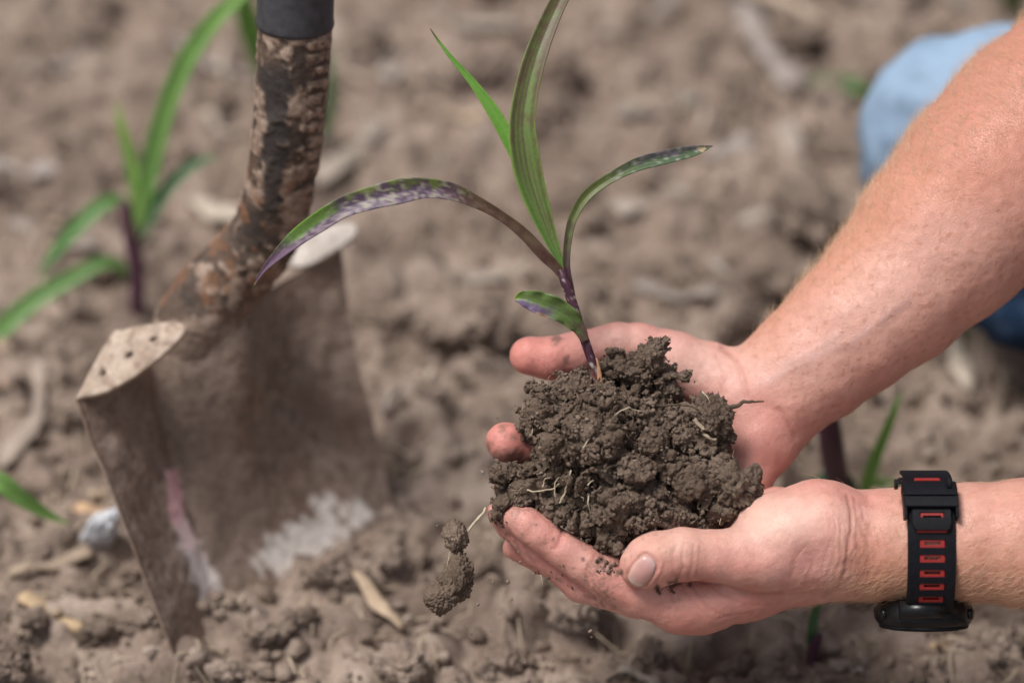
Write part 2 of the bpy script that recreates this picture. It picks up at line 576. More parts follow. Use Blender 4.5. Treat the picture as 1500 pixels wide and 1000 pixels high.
def join_lumps(items, variants):
    Vs, Fs, o = [], [], 0
    for (P, r, R) in items:
        V_, F_ = variants[random.randrange(len(variants))]
        W = (V_ * r) @ R.T + P
        Vs.append(W); Fs.append(F_ + o); o += len(W)
    return np.concatenate(Vs), np.concatenate(Fs)
def rrot():
    q = rng.normal(size=4); q /= np.linalg.norm(q)
    a, b, c, d = q
    return np.array([[1 - 2 * (c * c + d * d), 2 * (b * c - a * d), 2 * (b * d + a * c)], [2 * (b * c + a * d), 1 - 2 * (b * b + d * d), 2 * (c * d - a * b)], [2 * (b * d - a * c), 2 * (c * d + a * b), 1 - 2 * (b * b + c * c)]])
small = [lump(2, 300 + i, 0.4, 0.5, (1, 0.85, 0.75), 0.1) for i in range(8)]
def shard(seed):
    r = np.random.default_rng(seed); V, F = ICO[1]
    V = V * (1 + 0.35 * r.uniform(-1, 1, len(V)))[:, None] * np.array([1, r.uniform(.6, .95), r.uniform(.5, .85)])
    return V, F
tiny = [shard(400 + i) for i in range(16)]
it = []
for _ in range(3600):
    p = GW(rng.uniform(-150, 1650), -150 + 1270 * rng.random())
    r = 0.0013 + 0.0045 * rng.random() ** 3
    it.append((np.array([p[0], p[1], gh(p[0], p[1]) + r * 0.4]), r, rrot()))
V, F = join_lumps(it, small)
tag(add('soil_crumbs', mesh('soil_crumbs', V, F, M_CLOD)), 'small crumbs of dry soil strewn over the field', 'soil crumbs', None, 'stuff')

# ---------------------------------------------------------------- straw and stalk residue
def tube(path, radii, seg=10, flat=1.0, up=(0, 0, 1), caps=True, jit=0.0):
    path = np.asarray(path, float); n = len(path)
    T = np.gradient(path, axis=0); T /= np.linalg.norm(T, axis=1)[:, None] + 1e-12
    u = np.asarray(up, float)
    V = []
    for i in range(n):
        s = np.cross(T[i], u)
        if np.linalg.norm(s) < 1e-3: s = np.cross(T[i], (1, 0.2, 0))
        s /= np.linalg.norm(s); b = np.cross(s, T[i])
        for k in range(seg):
            a = 2 * math.pi * k / seg
            V.append(path[i] + radii[i] * (math.cos(a) * s + math.sin(a) * b * flat))
    F = []
    for i in range(n - 1):
        for k in range(seg):
            a, b = i * seg + k, i * seg + (k + 1) % seg
            F.append((a, b, b + seg, a + seg))
    V = np.array(V)
    if caps:
        F.append(tuple(range(seg))[::-1]); F.append(tuple((n - 1) * seg + k for k in range(seg)))
    return V, F

def smooth_path(pts, n):
    """Catmull-Rom through pts (rows of any width)"""
    P = np.asarray(pts, float)
    P = np.vstack([2 * P[0] - P[1], P, 2 * P[-1] - P[-2]])
    m = len(P) - 3
    out = []
    for t in np.linspace(0, m - 1e-6, n):
        i = int(t); f = t - i
        a, b, c, d = P[i:i + 4]
        out.append(0.5 * (2 * b + (c - a) * f + (2 * a - 5 * b + 4 * c - d) * f * f + (3 * b - a - 3 * c + d) * f ** 3))
    return np.array(out)

def stalk(px0, py0, px1, py1, rad, label, colour=(0.44, 0.36, 0.28), lift=0.004, flat=0.5, bend=0.0, cat='corn stalk piece', name='stalk_piece', grp=None):
    a, b = GW(px0, py0), GW(px1, py1)
    n = 14
    path = np.array([a + (b - a) * t for t in np.linspace(0, 1, n)])
    side = np.cross(b - a, (0, 0, 1)); side /= np.linalg.norm(side) + 1e-9
    t = np.linspace(0, 1, n)
    z0 = gh(a[0], a[1]); z1 = gh(b[0], b[1]); zm = max(gh(*q[:2]) for q in path) 
    base = max(z0, z1, zm * 0.6)
    path[:, 2] = z0 + (z1 - z0) * t + lift + 0.3 * max(0, zm - (z0 + z1) / 2) + 0.002 * np.sin(t * 9)
    path += side * (bend * np.sin(math.pi * t))[:, None]
    rr = rad * (0.8 + 0.25 * np.sin(t * 7 + px0)) * np.where((t < 0.02) | (t > 0.98), 0.6, 1)
    V_, F_ = tube(path, rr, 12, flat)
    V_ = V_ + 0.12 * rad * fbm(V_, 260, 2)[:, None]
    c = mix(np.array(colour) * 0.8, np.array(colour) * 1.15, np.clip(0.5 + fbm(V_, 90, 3), 0, 1))
    o0 = path.mean(0)
    o = add(name, mesh(name, V_ - o0, F_, M_STRAW, True, c), None, o0)
    return tag(o, label, cat, grp or 'old corn stalk pieces on the field')

TAN, GREY, PALE = (0.43, 0.33, 0.235), (0.34, 0.30, 0.27), (0.52, 0.44, 0.36)
stalk(1005, -20, 1200, 66, 0.0115, 'thick pale corn stalk piece lying near the top right of the field', (0.46, 0.36, 0.28), 0.017, 0.8)
stalk(1075, 25, 1165, 150, 0.011, 'greyish flattened husk strip under the thick pale stalk piece', (0.33, 0.285, 0.26), 0.004, 0.35)
stalk(1150, 190, 1180, 310, 0.008, 'upright blurred husk strip left of the blue jeans knee', (0.36, 0.30, 0.255), 0.004, 0.35)
stalk(1392, 490, 1418, 585, 0.0065, 'short pale stalk piece on the ground under the bare forearm', PALE, 0.004, 0.5)
stalk(4, 490, 12, 600, 0.006, 'pale brown stalk piece at the left edge beside the spade step', (0.36, 0.26, 0.20), 0.003, 0.4)
stalk(0, 690, 60, 575, 0.006, 'curved husk strip at the left edge below the spade step', (0.37, 0.30, 0.25), 0.002, 0.3, 0.01)
stalk(32, 900, 122, 934, 0.0042, 'light tan straw piece at the lower left of the field', (0.52, 0.38, 0.24), 0.002, 0.55)
stalk(520, 885, 590, 945, 0.0040, 'tan straw piece just below the lower right edge of the spade', (0.46, 0.35, 0.25), 0.003, 0.55)
stalk(112, 752, 160, 786, 0.0050, 'orange tan stalk stub beside the left spade edge', (0.50, 0.33, 0.20), 0.003, 0.7)
stalk(15, 848, 140, 828, 0.0048, 'thin brown straw under the white chip', (0.36, 0.28, 0.21), 0.002, 0.5)
stalk(280, 310, 355, 350, 0.0095, 'pale flat husk behind the bend of the spade neck', PALE, 0.003, 0.35)
stalk(465, 295, 560, 190, 0.009, 'long blurred husk strip rising right behind the spade neck', (0.37, 0.31, 0.26), 0.003, 0.3)
stalk(-10, 285, 90, 292, 0.008, 'pale husk strip at the left edge behind the green seedling', (0.37, 0.32, 0.29), 0.003, 0.3)
stalk(470, 40, 530, 90, 0.009, 'light husk scrap right of the spade neck near the top', (0.40, 0.33, 0.27), 0.003, 0.4)
stalk(560, 130, 640, 90, 0.008, 'faint husk strip in the upper middle of the field', (0.36, 0.31, 0.27), 0.003, 0.3)
stalk(900, 330, 1010, 300, 0.009, 'blurred husk strip right of the seedling under its right leaf', (0.38, 0.32, 0.27), 0.003, 0.3)
stalk(1040, 250, 1100, 205, 0.008, 'short husk strip beyond the tip of the right leaf', (0.36, 0.31, 0.28), 0.003, 0.3)
stalk(1400, 930, 1360, 985, 0.0035, 'thin straw on the ground below the watch', (0.42, 0.30, 0.2), 0.002, 0.6)
for x0_, y0_, x1_, y1_, r_, c_, lb in ((620, 20, 720, 60, .008, (0.40, 0.34, 0.29), 'pale husk strip at the top of the field right of the narrow leaf'), (880, 60, 960, 30, .008, (0.36, 0.31, 0.27), 'short husk strip at the top right of the tall leaf'),
        (700, 430, 760, 400, .007, (0.38, 0.33, 0.28), 'pale husk scrap left of the seedling stem'), (600, 380, 700, 420, .009, (0.37, 0.31, 0.26), 'flat husk strip between spade and seedling stem'),
        (930, 420, 1020, 450, .008, (0.35, 0.30, 0.26), 'husk strip just above the thumb of the far hand'), (1080, 330, 1160, 300, .010, (0.40, 0.34, 0.29), 'wide husk strip right of the seedling'),
        (250, 60, 340, 100, .007, (0.36, 0.31, 0.28), 'thin husk strip behind the tallest blurred leaf'), (30, 120, 110, 90, .008, (0.34, 0.29, 0.26), 'faint husk strip near the top left corner'),
        (900, 180, 990, 150, .009, (0.38, 0.33, 0.28), 'blurred husk strip above the right leaf'), (1210, 10, 1300, 30, .008, (0.35, 0.30, 0.27), 'husk strip at the top edge above the jeans'),
        (20, 340, 110, 380, .008, (0.37, 0.31, 0.27), 'husk strip left of the green seedling'), (1040, 390, 1120, 430, .008, (0.39, 0.33, 0.28), 'husk strip beside the far wrist')):
    stalk(x0_, y0_, x1_ + (x1_ - x0_) * 0.4, y1_ + (y1_ - y0_) * 0.4, r_ * 0.7, lb, tuple(0.85 * q for q in c_), 0.001, 0.3, 0.006)
for i in range(70):
    px_, py_ = random.uniform(-20, 1520), random.uniform(-40, 1020)
    L = random.uniform(18, 75); a = random.uniform(0, math.pi)
    c = random.choice([TAN, GREY, PALE, (0.30, 0.24, 0.19), (0.36, 0.30, 0.25)])
    stalk(px_, py_, px_ + L * math.cos(a), py_ + L * math.sin(a) * 0.7, random.uniform(0.0012, 0.0042), ('pale' if c in (TAN, PALE) else 'grey brown') + ' straw fragment ' + ('left of the spade' if px_ < 300 else 'around the spade' if px_ < 600 else 'in the middle of the field' if px_ < 1000 else 'on the right side of the field') + (', far back' if py_ < 400 else ', near the front' if py_ > 750 else ''),
          c, 0.002, random.uniform(0.3, 0.7), random.uniform(-0.004, 0.004), 'straw fragment', 'straw_fragment', 'small straw fragments on the field')

Vs_, Fs_, o_ = [], [], 0
for _ in range(2600):
    p = GW(rng.uniform(-100, 1600), -100 + 1200 * rng.random()); a = rng.uniform(0, 6.28); L = rng.uniform(0.004, 0.022)
    q = p + np.array([math.cos(a), math.sin(a), 0]) * L; r = rng.uniform(0.0002, 0.0007)
    p[2] = gh(p[0], p[1]) + 0.001; q[2] = gh(q[0], q[1]) + 0.0015; m_ = (p + q) / 2 + np.array([rng.normal() * .1, rng.normal() * .1, 0.12]) * L; m_[2] = max(m_[2], gh(m_[0], m_[1]) + 0.001)
    v, f = tube(np.array([p, m_, q]), np.array([r, r * 1.2, r * .6]), 5, 0.5, caps=False)
    Vs_.append(v); Fs_ += [tuple(x + o_ for x in t_) for t_ in f]; o_ += len(v)
Va_ = np.concatenate(Vs_)
cc_ = mix(np.array([0.30, 0.23, 0.17]), np.array([0.58, 0.48, 0.36]), np.repeat(rng.random(2600), 15))
tag(add('straw_litter', mesh('straw_litter', Va_, Fs_, M_STRAW, True, cc_)), 'fine chaff and straw fibres littering the soil', 'straw litter', None, 'stuff')

# white chip left of the blade
p = GW(152, 815)
V_, F_ = lump(4, 77, 0.5, 0.5, (0.75, 0.5, 1.25), 0.08)
o = add('white_chip', mesh('white_chip', V_ * 0.0115, F_, M_WHITE), None, (p[0], p[1], gh(p[0], p[1]) + 0.008))
o.rotation_euler = (0.3, 0.4, 0.2)
tag(o, 'small bluish white crumpled chip on the soil left of the spade', 'chip')

# ---------------------------------------------------------------- leaves and seedlings
def leaf_mesh(ctrl, n=60, m=9, cup=0.25, wave=0.0, colour=None, twist=None, seed=0):
    """ctrl rows: px, py, dz(mm), width(px).  World-space ribbon with a folded midrib"""
    C = smooth_path(ctrl, n)
    P = np.array([CC(c[0], c[1], c[2]) for c in C])
    wd = np.maximum(C[:, 3], 0.15) * KPX * (-P[:, 2])
    T = np.gradient(P, axis=0); T /= np.linalg.norm(T, axis=1)[:, None]
    t = np.linspace(0, 1, n)
    view = np.array([0, 0, 1.0])
    V, ts = [], []
    for i in range(n):
        s = np.cross(T[i], view); s /= np.linalg.norm(s) + 1e-9
        b = np.cross(s, T[i])
        tw = twist(t[i]) if twist else 0.0
        s2 = s * math.cos(tw) + b * math.sin(tw); b2 = -s * math.sin(tw) + b * math.cos(tw)
        for j in range(m):
            u = -1 + 2 * j / (m - 1)
            z = cup * (abs(u) ** 1.3) * wd[i] * 0.5 + wave * wd[i] * math.sin(t[i] * 30 + seed + u * 2) * abs(u) ** 2
            V.append(P[i] + s2 * u * wd[i] / 2 / max(0.35, math.cos(tw)) + b2 * z)
            ts.append((t[i], u))
    F = np.array([(i * m + j, i * m + j + 1, (i + 1) * m + j + 1, (i + 1) * m + j) for i in range(n - 1) for j in range(m - 1)])
    V = np.array(V); ts = np.array(ts)
    # second layer a fraction of a millimetre behind gives thickness
    Nn = normals(V, F)
    V2 = V - Nn * 0.00028
    k = len(V)
    rim = [i * m for i in range(n)] + [(n - 1) * m + j for j in range(1, m)] + [i * m + m - 1 for i in range(n - 2, -1, -1)] + [j for j in range(m - 2, 0, -1)]
    F2 = F[:, ::-1] + k
    FR = np.array([(rim[q], rim[(q + 1) % len(rim)], rim[(q + 1) % len(rim)] + k, rim[q] + k) for q in range(len(rim))])
    Va = c2w(np.concatenate([V, V2]))
    Fa = np.concatenate([F, F2, FR])
    col = colour(np.concatenate([ts, ts]), Va)
    return Va, Fa, col

GREEN = np.array([0.12, 0.23, 0.045]); LGREEN = np.array([0.24, 0.38, 0.06]); DGREEN = np.array([0.07, 0.12, 0.035])
PURP = np.array([0.050, 0.016, 0.030]); BROWNP = np.array([0.085, 0.036, 0.030]); SILV = np.array([0.24, 0.18, 0.22]); YEL = np.array([0.34, 0.36, 0.07])

def veins(ts, base, amt=0.35, n=9):
    s = 0.5 + 0.5 * np.cos(ts[:, 1] * math.pi * n)
    return base * (1 - amt * (s[:, None] ** 3))

def col_big(ts, V):
    t, u = ts[:, 0], ts[:, 1]
    nz = fbm(V * np.array([1, 1, 0.35]), 260, 3)
    c = mix(np.array([0.115, 0.22, 0.05]), np.array([0.135, 0.155, 0.055]), np.clip(t * 1.2 + nz * 0.3, 0, 1))
    c = mix(c, np.array([0.115, 0.065, 0.048]), sstep(0.45, 0.85, t + 0.35 * (u > 0) * sstep(0.3, 1, u) + 0.25 * nz) * 0.85)
    streak = sstep(0.1, 0.6, np.cos(u * 17) * 0.6 + gnoise(np.stack([u * 9, t * 3, t * 0], 1)) * 0.8)
    c = mix(c, np.array([0.12, 0.075, 0.055]), streak * 0.8 * sstep(0.05, 0.3, t))
    c = mix(c, LGREEN, sstep(0.86, 1.0, np.abs(u)) * 0.5 * (1 - sstep(0.4, 0.7, t)))
    return veins(ts, c, 0.22, 9)
def col_narrow(ts, V):
    t, u = ts[:, 0], ts[:, 1]
    c = mix(np.array([0.17, 0.38, 0.055]), np.array([0.14, 0.29, 0.06]), t)
    c = mix(c, BROWNP, sstep(0.86, 1.0, t))
    c = mix(c, YEL, sstep(0.8, 1, np.abs(u)) * 0.25)
    return veins(ts, c, 0.15, 6)
def col_arch(ts, V):
    t, u = ts[:, 0], ts[:, 1]
    nz = fbm(V, 180, 3); n2 = fbm(V, 420, 3, 0.6, 4.0)
    c = mix(BROWNP * 0.9, np.array([0.115, 0.075, 0.048]), np.clip(0.4 + nz, 0, 1))
    g = mix(np.array([0.15, 0.19, 0.05]), np.array([0.085, 0.07, 0.055]), np.clip(0.5 + 1.6 * n2, 0, 1))
    pz = mix(np.array([0.075, 0.045, 0.080]), SILV, sstep(-0.2, 0.45, n2 - 0.35 * u))
    k = sstep(0.36, 0.5, t)
    lo = sstep(-0.75, -0.25, -u * 0.7 + nz * 0.7 - 0.05)
    c = mix(c, mix(g, pz, lo), k)
    band = sstep(0.68, 0.73, t) * (1 - sstep(0.80, 0.86, t)) * sstep(-0.35, 0.1, u + 0.25 * nz)
    c = mix(c, np.array([0.14, 0.27, 0.045]), band * 0.8)
    c = mix(c, np.array([0.13, 0.075, 0.125]), sstep(0.80, 0.88, t - 0.04 * u))
    spot = sstep(0.22, 0.4, n2) * sstep(0.3, 0.5, t) * (t < 0.72)
    c = mix(c, np.array([0.30, 0.31, 0.18]), spot * 0.6)
    c = mix(c, np.array([0.40, 0.33, 0.12]), sstep(0.985, 1, t))
    return c
def col_right(ts, V):
    t, u = ts[:, 0], ts[:, 1]
    nz = fbm(V, 200, 3); n2 = fbm(V, 420, 3, 0.6, 8.0)
    c = mix(PURP * 1.2, np.array([0.11, 0.13, 0.04]), sstep(0.12, 0.4, t + nz * 0.12))
    c = mix(c, np.array([0.075, 0.12, 0.06]), sstep(0.5, 0.7, t))
    c = mix(c, np.array([0.34, 0.33, 0.30]), sstep(0.1, 0.4, n2 - 0.2 * u) * sstep(0.5, 0.62, t) * 0.8)
    c = mix(c, np.array([0.10, 0.06, 0.12]), sstep(0.0, 0.6, -u + nz) * sstep(0.55, 0.7, t) * 0.6)
    c = mix(c, np.array([0.55, 0.40, 0.25]), sstep(0.86, 0.9, t) * (1 - sstep(0.95, 0.98, t)) * sstep(-0.1, 0.2, n2) * 0.9)
    c = mix(c, np.array([0.10, 0.05, 0.07]), sstep(0.95, 0.99, t))
    return veins(ts, c, 0.2, 4)
def col_small(ts, V):
    t, u = ts[:, 0], ts[:, 1]
    nz = fbm(V, 300, 3)
    c = mix(np.array([0.10, 0.065, 0.05]), np.array([0.12, 0.18, 0.055]), sstep(0.1, 0.35, t + 0.2 * nz))
    c = mix(c, np.array([0.11, 0.07, 0.14]), sstep(0.4, 0.6, t) * sstep(-0.1, 0.4, u + nz * 0.6))
    c = mix(c, np.array([0.55, 0.36, 0.2]), sstep(0.50, 0.54, t) * (1 - sstep(0.62, 0.66, t)) * sstep(0.78, 0.9, u))
    c = mix(c, LGREEN, sstep(0.85, 0.97, t) * (u < 0.2))
    return veins(ts, c, 0.25, 5)

def flipu(f):
    return lambda ts, V: f(ts * np.array([1, -1]), V)

seed = empty('corn_seedling', CW(876, 556, 4), 'young corn seedling with purple stem and five arching leaves growing from the held soil', 'corn seedling')
LF = [
    ('big', [(838, 440, 3, 9), (830, 412, 3, 9), (821, 385, 3, 10), (806, 348, 2, 20), (790, 306, 0, 32), (776, 262, -2, 40), (768, 220, -4, 42), (765, 180, -5, 38), (771, 135, -5, 35), (784, 85, -4, 33), (802, 38, -1, 28), (824, -8, 4, 24), (856, -60, 12, 20), (905, -110, 22, 14), (960, -140, 34, 6), (985, -146, 40, 0.3)], 90, 0.45, 0.01, col_big, None),
    ('narrow', [(822, 392, 6, 4), (808, 350, 7, 8), (790, 300, 7, 12), (770, 255, 6, 17), (748, 210, 5, 20), (722, 163, 4, 18), (692, 121, 3, 11), (662, 86, 2, 6), (645, 64, 2, 3.5), (630, 42, 2, 0.3)], 60, 0.5, 0.0, col_narrow, None),
    ('arch', [(842, 458, 0, 7), (834, 425, 0, 9), (818, 396, 0, 13), (797, 374, -2, 17), (768, 343, -4, 16), (736, 318, -6, 14), (700, 297, -8, 18), (662, 281, -10, 25), (622, 276, -12, 29), (584, 281, -13, 37), (545, 290, -13, 34), (503, 304, -12, 30), (462, 329, -10, 29), (430, 352, -8, 24), (402, 378, -6, 13), (385, 397, -5, 6), (372, 418, -4, 0.4)], 110, 0.35, 0.05, col_arch, None),
    ('right', [(843, 452, 1, 6), (836, 420, 1, 8), (830, 388, 1, 10), (832, 352, 1, 11), (840, 318, 1, 13), (860, 286, 1, 15), (892, 262, 2, 15), (932, 242, 4, 19), (972, 231, 6, 20), (1008, 223, 8, 17), (1030, 218, 9, 9), (1044, 214, 10, 0.5)], 80, 0.4, 0.03, col_right, None),
    ('small', [(858, 500, -3, 10), (849, 482, -4, 18), (838, 468, -6, 26), (820, 455, -8, 31), (800, 447, -9, 34), (782, 441, -9, 30), (767, 437, -8, 22), (755, 438, -7, 7)], 60, 0.5, 0.10, col_small, None),
]
for nm, ctrl, n_, cup, wave, cf, tw in LF:
    V_, F_, c_ = leaf_mesh(ctrl, n_, 13, cup, wave, cf if nm not in ('arch', 'small') else (cf if nm == 'arch' else flipu(cf)), tw, 3)
    lab = {'big': 'tall broad green leaf with dark streaks', 'narrow': 'narrow bright green pointed leaf', 'arch': 'long drooping leaf mottled purple and green',
           'right': 'slender right leaf with a dry spotted tip', 'small': 'short rounded lowest leaf'}[nm]
    part('leaf', V_, F_, M_LEAF, seed, True, c_, lab)
# stem
sp_ = smooth_path([(884, 585, 6), (877, 560, 3), (868, 532, 1), (860, 508, 0), (850, 480, 0), (842, 455, 0), (834, 430, 0), (826, 408, 0), (820, 395, 1)], 60)
path = np.array([CW(*q) for q in sp_])
rr = np.interp(np.linspace(0, 1, 60), [0, 0.2, 0.45, 0.6, 0.85, 1], np.array([7.5, 6.6, 7.0, 7.3, 7.4, 5.0]) * 0.00031)
V_, F_ = tube(path, rr, 20, 0.9, up=(0, -1, 0.2))
tt = np.repeat(np.linspace(0, 1, 60), 20)
tt = np.concatenate([tt])
c_ = mix(np.array([0.30, 0.13, 0.09]), PURP, sstep(0.12, 0.26, tt + 0.15 * fbm(V_, 200, 2)))
c_ = mix(c_, np.array([0.075, 0.03, 0.045]), np.clip(0.5 + 1.2 * fbm(V_ * np.array([1, 1, .25]), 500, 2), 0, 1))
c_ = mix(c_, np.array([0.45, 0.40, 0.38]), sstep(0.42, 0.6, fbm(V_, 350, 3, .6, 2.0)) * 0.8)
part('stem', V_, F_, M_LEAF, seed, True, c_)
# dried first sheath at the stem foot
pth = np.array([CW(873 + 8 * t, 524 + 44 * t, 0.5) for t in np.linspace(0, 1, 14)])
V_, F_ = tube(pth, 0.0006 + 0.0007 * np.sin(np.linspace(0, 3, 14)), 8, 0.5, up=(0, -1, 0))
part('dry_sheath', V_, F_, M_STRAW, seed, True, np.tile(np.array([[0.42, 0.22, 0.12]]), (len(V_), 1)))

# background seedlings
def col_plain(a, b, brown=0.0):
    a, b = np.array(a), np.array(b)
    def f(ts, V):
        c = 0.78 * mix(a, b, np.clip(ts[:, 0] + 0.3 * fbm(V, 60, 2), 0, 1)) + 0.02
        if brown: c = mix(c, BROWNP, (1 - sstep(0.0, brown, ts[:, 0])))
        return veins(ts, c, 0.12, 5)
    return f
def bg_plant(base, label, leaves, stem=None, name='corn_seedling', cat='corn seedling', z0=0.0):
    root = GW(*base) if len(base) == 2 else CW(*base)
    root[2] = gh(root[0], root[1]) if abs(root[0]) < 1 else 0
    e = empty(name, root, label, cat)
    for ctrl, a, b, br in leaves:
        V_, F_, c_ = leaf_mesh([(*q[:3], q[3] * 0.85) for q in ctrl], 40, 7, 0.4, 0.01, col_plain(a, b, br))
        part('leaf', V_, F_, M_LEAF, e, True, c_)
    if stem:
        q = smooth_path(stem, 20)
        pth = np.array([CW(*x[:3]) for x in q]); V_, F_ = tube(pth, q[:, 3] * 0.00035, 12)
        part('stem', V_, F_, M_LEAF, e, True, np.tile(PURP * 1.4 + 0.01, (len(V_), 1)))
    return e
def gd(px, py):  # depth offset in mm of the ground at a pixel
    return (w2c(GW(px, py))[2] * -1 - FD) * 1000
G1, G2, G3 = (0.15, 0.31, 0.07), (0.22, 0.42, 0.09), (0.05, 0.17, 0.05)
dd = gd(200, 475)
bg_plant((200, 475), 'blurred green seedling standing left of the spade neck', [
    ([(200, 350, dd - 27, 16), (210, 300, dd - 31, 26), (222, 240, dd - 40, 34), (240, 170, dd - 51, 34), (270, 95, dd - 63, 34), (310, 35, dd - 72, 30), (345, 0, dd - 76, 24), (380, -35, dd - 78, 8)], G1, G2, 0.15),
    ([(205, 340, dd - 27, 12), (200, 290, dd - 33, 20), (190, 230, dd - 40, 20), (178, 185, dd - 45, 14), (170, 148, dd - 47, 1)], G2, (0.25, 0.42, 0.06), 0),
    ([(205, 350, dd - 27, 14), (222, 310, dd - 29, 24), (250, 270, dd - 31, 24), (285, 240, dd - 31, 18), (322, 228, dd - 30, 1)], (0.13, 0.28, 0.12), (0.18, 0.33, 0.15), 0),
    ([(192, 325, dd - 22, 14), (178, 295, dd - 24, 18), (150, 300, dd - 27, 26), (110, 335, dd - 29, 26), (80, 370, dd - 27, 18), (52, 408, dd - 26, 1)], G1, (0.10, 0.28, 0.07), 0.1),
    ([(196, 420, dd - 9, 8), (180, 392, dd - 15, 14), (150, 385, dd - 20, 22), (100, 410, dd - 24, 28), (50, 440, dd - 27, 32), (10, 475, dd - 29, 32), (-25, 515, dd - 29, 18), (-40, 545, dd - 28, 1)], (0.14, 0.29, 0.07), (0.14, 0.31, 0.06), 0.1)],
    [(200, 478, dd, 13), (201, 440, dd - 9, 13), (200, 395, dd - 15, 13), (190, 335, dd - 22, 14), (183, 295, dd - 26, 12)])
dd = gd(-60, 790)
bg_plant((-60, 790), 'single green leaf reaching in from the left edge above the white chip', [
    ([(-60, 790, dd, 10), (-52, 740, dd - 25, 20), (-30, 705, dd - 40, 30), (0, 706, dd - 45, 34), (30, 728, dd - 40, 28), (65, 750, dd - 32, 18), (102, 768, dd - 25, 1)], G1, G2, 0)], None)
dd = gd(470, 205)
bg_plant((470, 205), 'faint green seedling hidden behind the top of the spade neck', [
    ([(472, 215, dd, 14), (480, 170, dd - 20, 24), (484, 125, dd - 40, 20), (480, 75, dd - 55, 10)], (0.12, 0.28, 0.12), (0.14, 0.32, 0.12), 0),
    ([(410, 150, dd, 22), (385, 90, dd - 40, 36), (366, 40, dd - 70, 38), (352, -20, dd - 100, 30), (345, -60, dd - 110, 4)], (0.14, 0.34, 0.05), (0.20, 0.44, 0.07), 0)], None)
dd = gd(1290, 125)
bg_plant((1330, 150), 'green leaf low on the field just left of the blue jeans knee', [
    ([(1340, 150, dd, 10), (1320, 128, dd - 15, 24), (1270, 124, dd - 22, 30), (1225, 122, dd - 20, 24), (1185, 116, dd - 12, 2)], (0.10, 0.25, 0.05), (0.10, 0.24, 0.06), 0)], None)
dd = gd(1250, 715)
bg_plant((1250, 740), 'dark stemmed seedling between the two forearms', [
    ([(1262, 735, dd - 10, 14), (1272, 700, dd - 25, 24), (1284, 665, dd - 40, 20), (1298, 630, dd - 55, 16), (1310, 600, dd - 66, 10), (1320, 575, dd - 72, 2)], G2, (0.14, 0.36, 0.04), 0),
    ([(1255, 740, dd, 16), (1240, 705, dd - 15, 26), (1215, 700, dd - 20, 26), (1185, 712, dd - 18, 14), (1165, 720, dd - 14, 2)], (0.02, 0.09, 0.04), (0.05, 0.15, 0.05), 0),
    ([(1270, 735, dd, 16), (1290, 712, dd - 10, 30), (1315, 720, dd - 12, 22), (1340, 740, dd - 10, 2)], (0.08, 0.16, 0.03), (0.14, 0.20, 0.03), 0)],
    [(1238, 745, dd, 17), (1226, 700, dd - 20, 18), (1218, 650, dd - 45, 19), (1212, 610, dd - 60, 17), (1206, 575, dd - 72, 10)])
dd = gd(1430, 480)
bg_plant((1425, 500), 'small green leaf on the ground below the forearm near the right edge', [
    ([(1450, 510, dd, 8), (1435, 485, dd - 8, 22), (1410, 490, dd - 10, 22), (1385, 515, dd - 6, 2)], (0.10, 0.27, 0.07), (0.10, 0.24, 0.07), 0)], None)
dd = gd(1200, 980)
bg_plant((1200, 985), 'dark stemmed seedling on the ground below the left wrist', [
    ([(1200, 975, dd, 8), (1190, 940, dd - 12, 18), (1192, 905, dd - 20, 16), (1200, 880, dd - 28, 10), (1208, 860, dd - 32, 2)], (0.08, 0.15, 0.07), (0.10, 0.2, 0.08), 0.2)],
    [(1188, 985, dd, 9), (1192, 950, dd - 12, 8), (1200, 930, dd - 20, 5)])
dd = gd(1480, 30)
bg_plant((1490, 40), 'green leaves in the top right corner behind the jeans', [
    ([(1490, 35, dd, 14), (1485, 10, dd - 20, 34), (1480, -20, dd - 40, 40), (1470, -60, dd - 60, 4)], (0.06, 0.13, 0.03), (0.10, 0.2, 0.04), 0),
    ([(1450, 28, dd, 6), (1420, 18, dd - 10, 16), (1390, 14, dd - 12, 2)], (0.09, 0.16, 0.04), (0.10, 0.2, 0.05), 0)], None)

# ---------------------------------------------------------------- spade
spade = empty('spade', GW(440, 900), 'rusty soil caked steel spade stuck in the ground, neck bending to a flat stepped blade', 'spade')
TL, TR, BL, BR = CW(112, 583, d=1.445), CW(508, 362, d=1.555), GW(284, 1030), GW(606, 790)
BLx = BL + (BL - TL) * 0.22; BRx = BR + (BR - TR) * 0.22
nu, nv = 130, 150
U, Vv = np.meshgrid(np.linspace(0, 1, nu), np.linspace(0, 1, nv), indexing='ij')
U1, V1 = U.ravel(), Vv.ravel()
# slight waist on the left edge
P = ((TL * (1 - U1)[:, None] + TR * U1[:, None]) * (1 - V1)[:, None] + (BLx * (1 - U1)[:, None] + BRx * U1[:, None]) * V1[:, None])
nb = np.cross(TR - TL, BL - TL); nb /= np.linalg.norm(nb)
if nb @ (CAMPOS - TL) < 0: nb = -nb
fold = 0.33 - 0.05 * V1
dep = -0.027 * np.where(U1 < fold, U1 / fold, 1 - 0.55 * ((U1 - fold) / (1 - fold)) ** 1.6)
dep *= sstep(-0.25, 0.35, V1) * 0.9 + 0.1
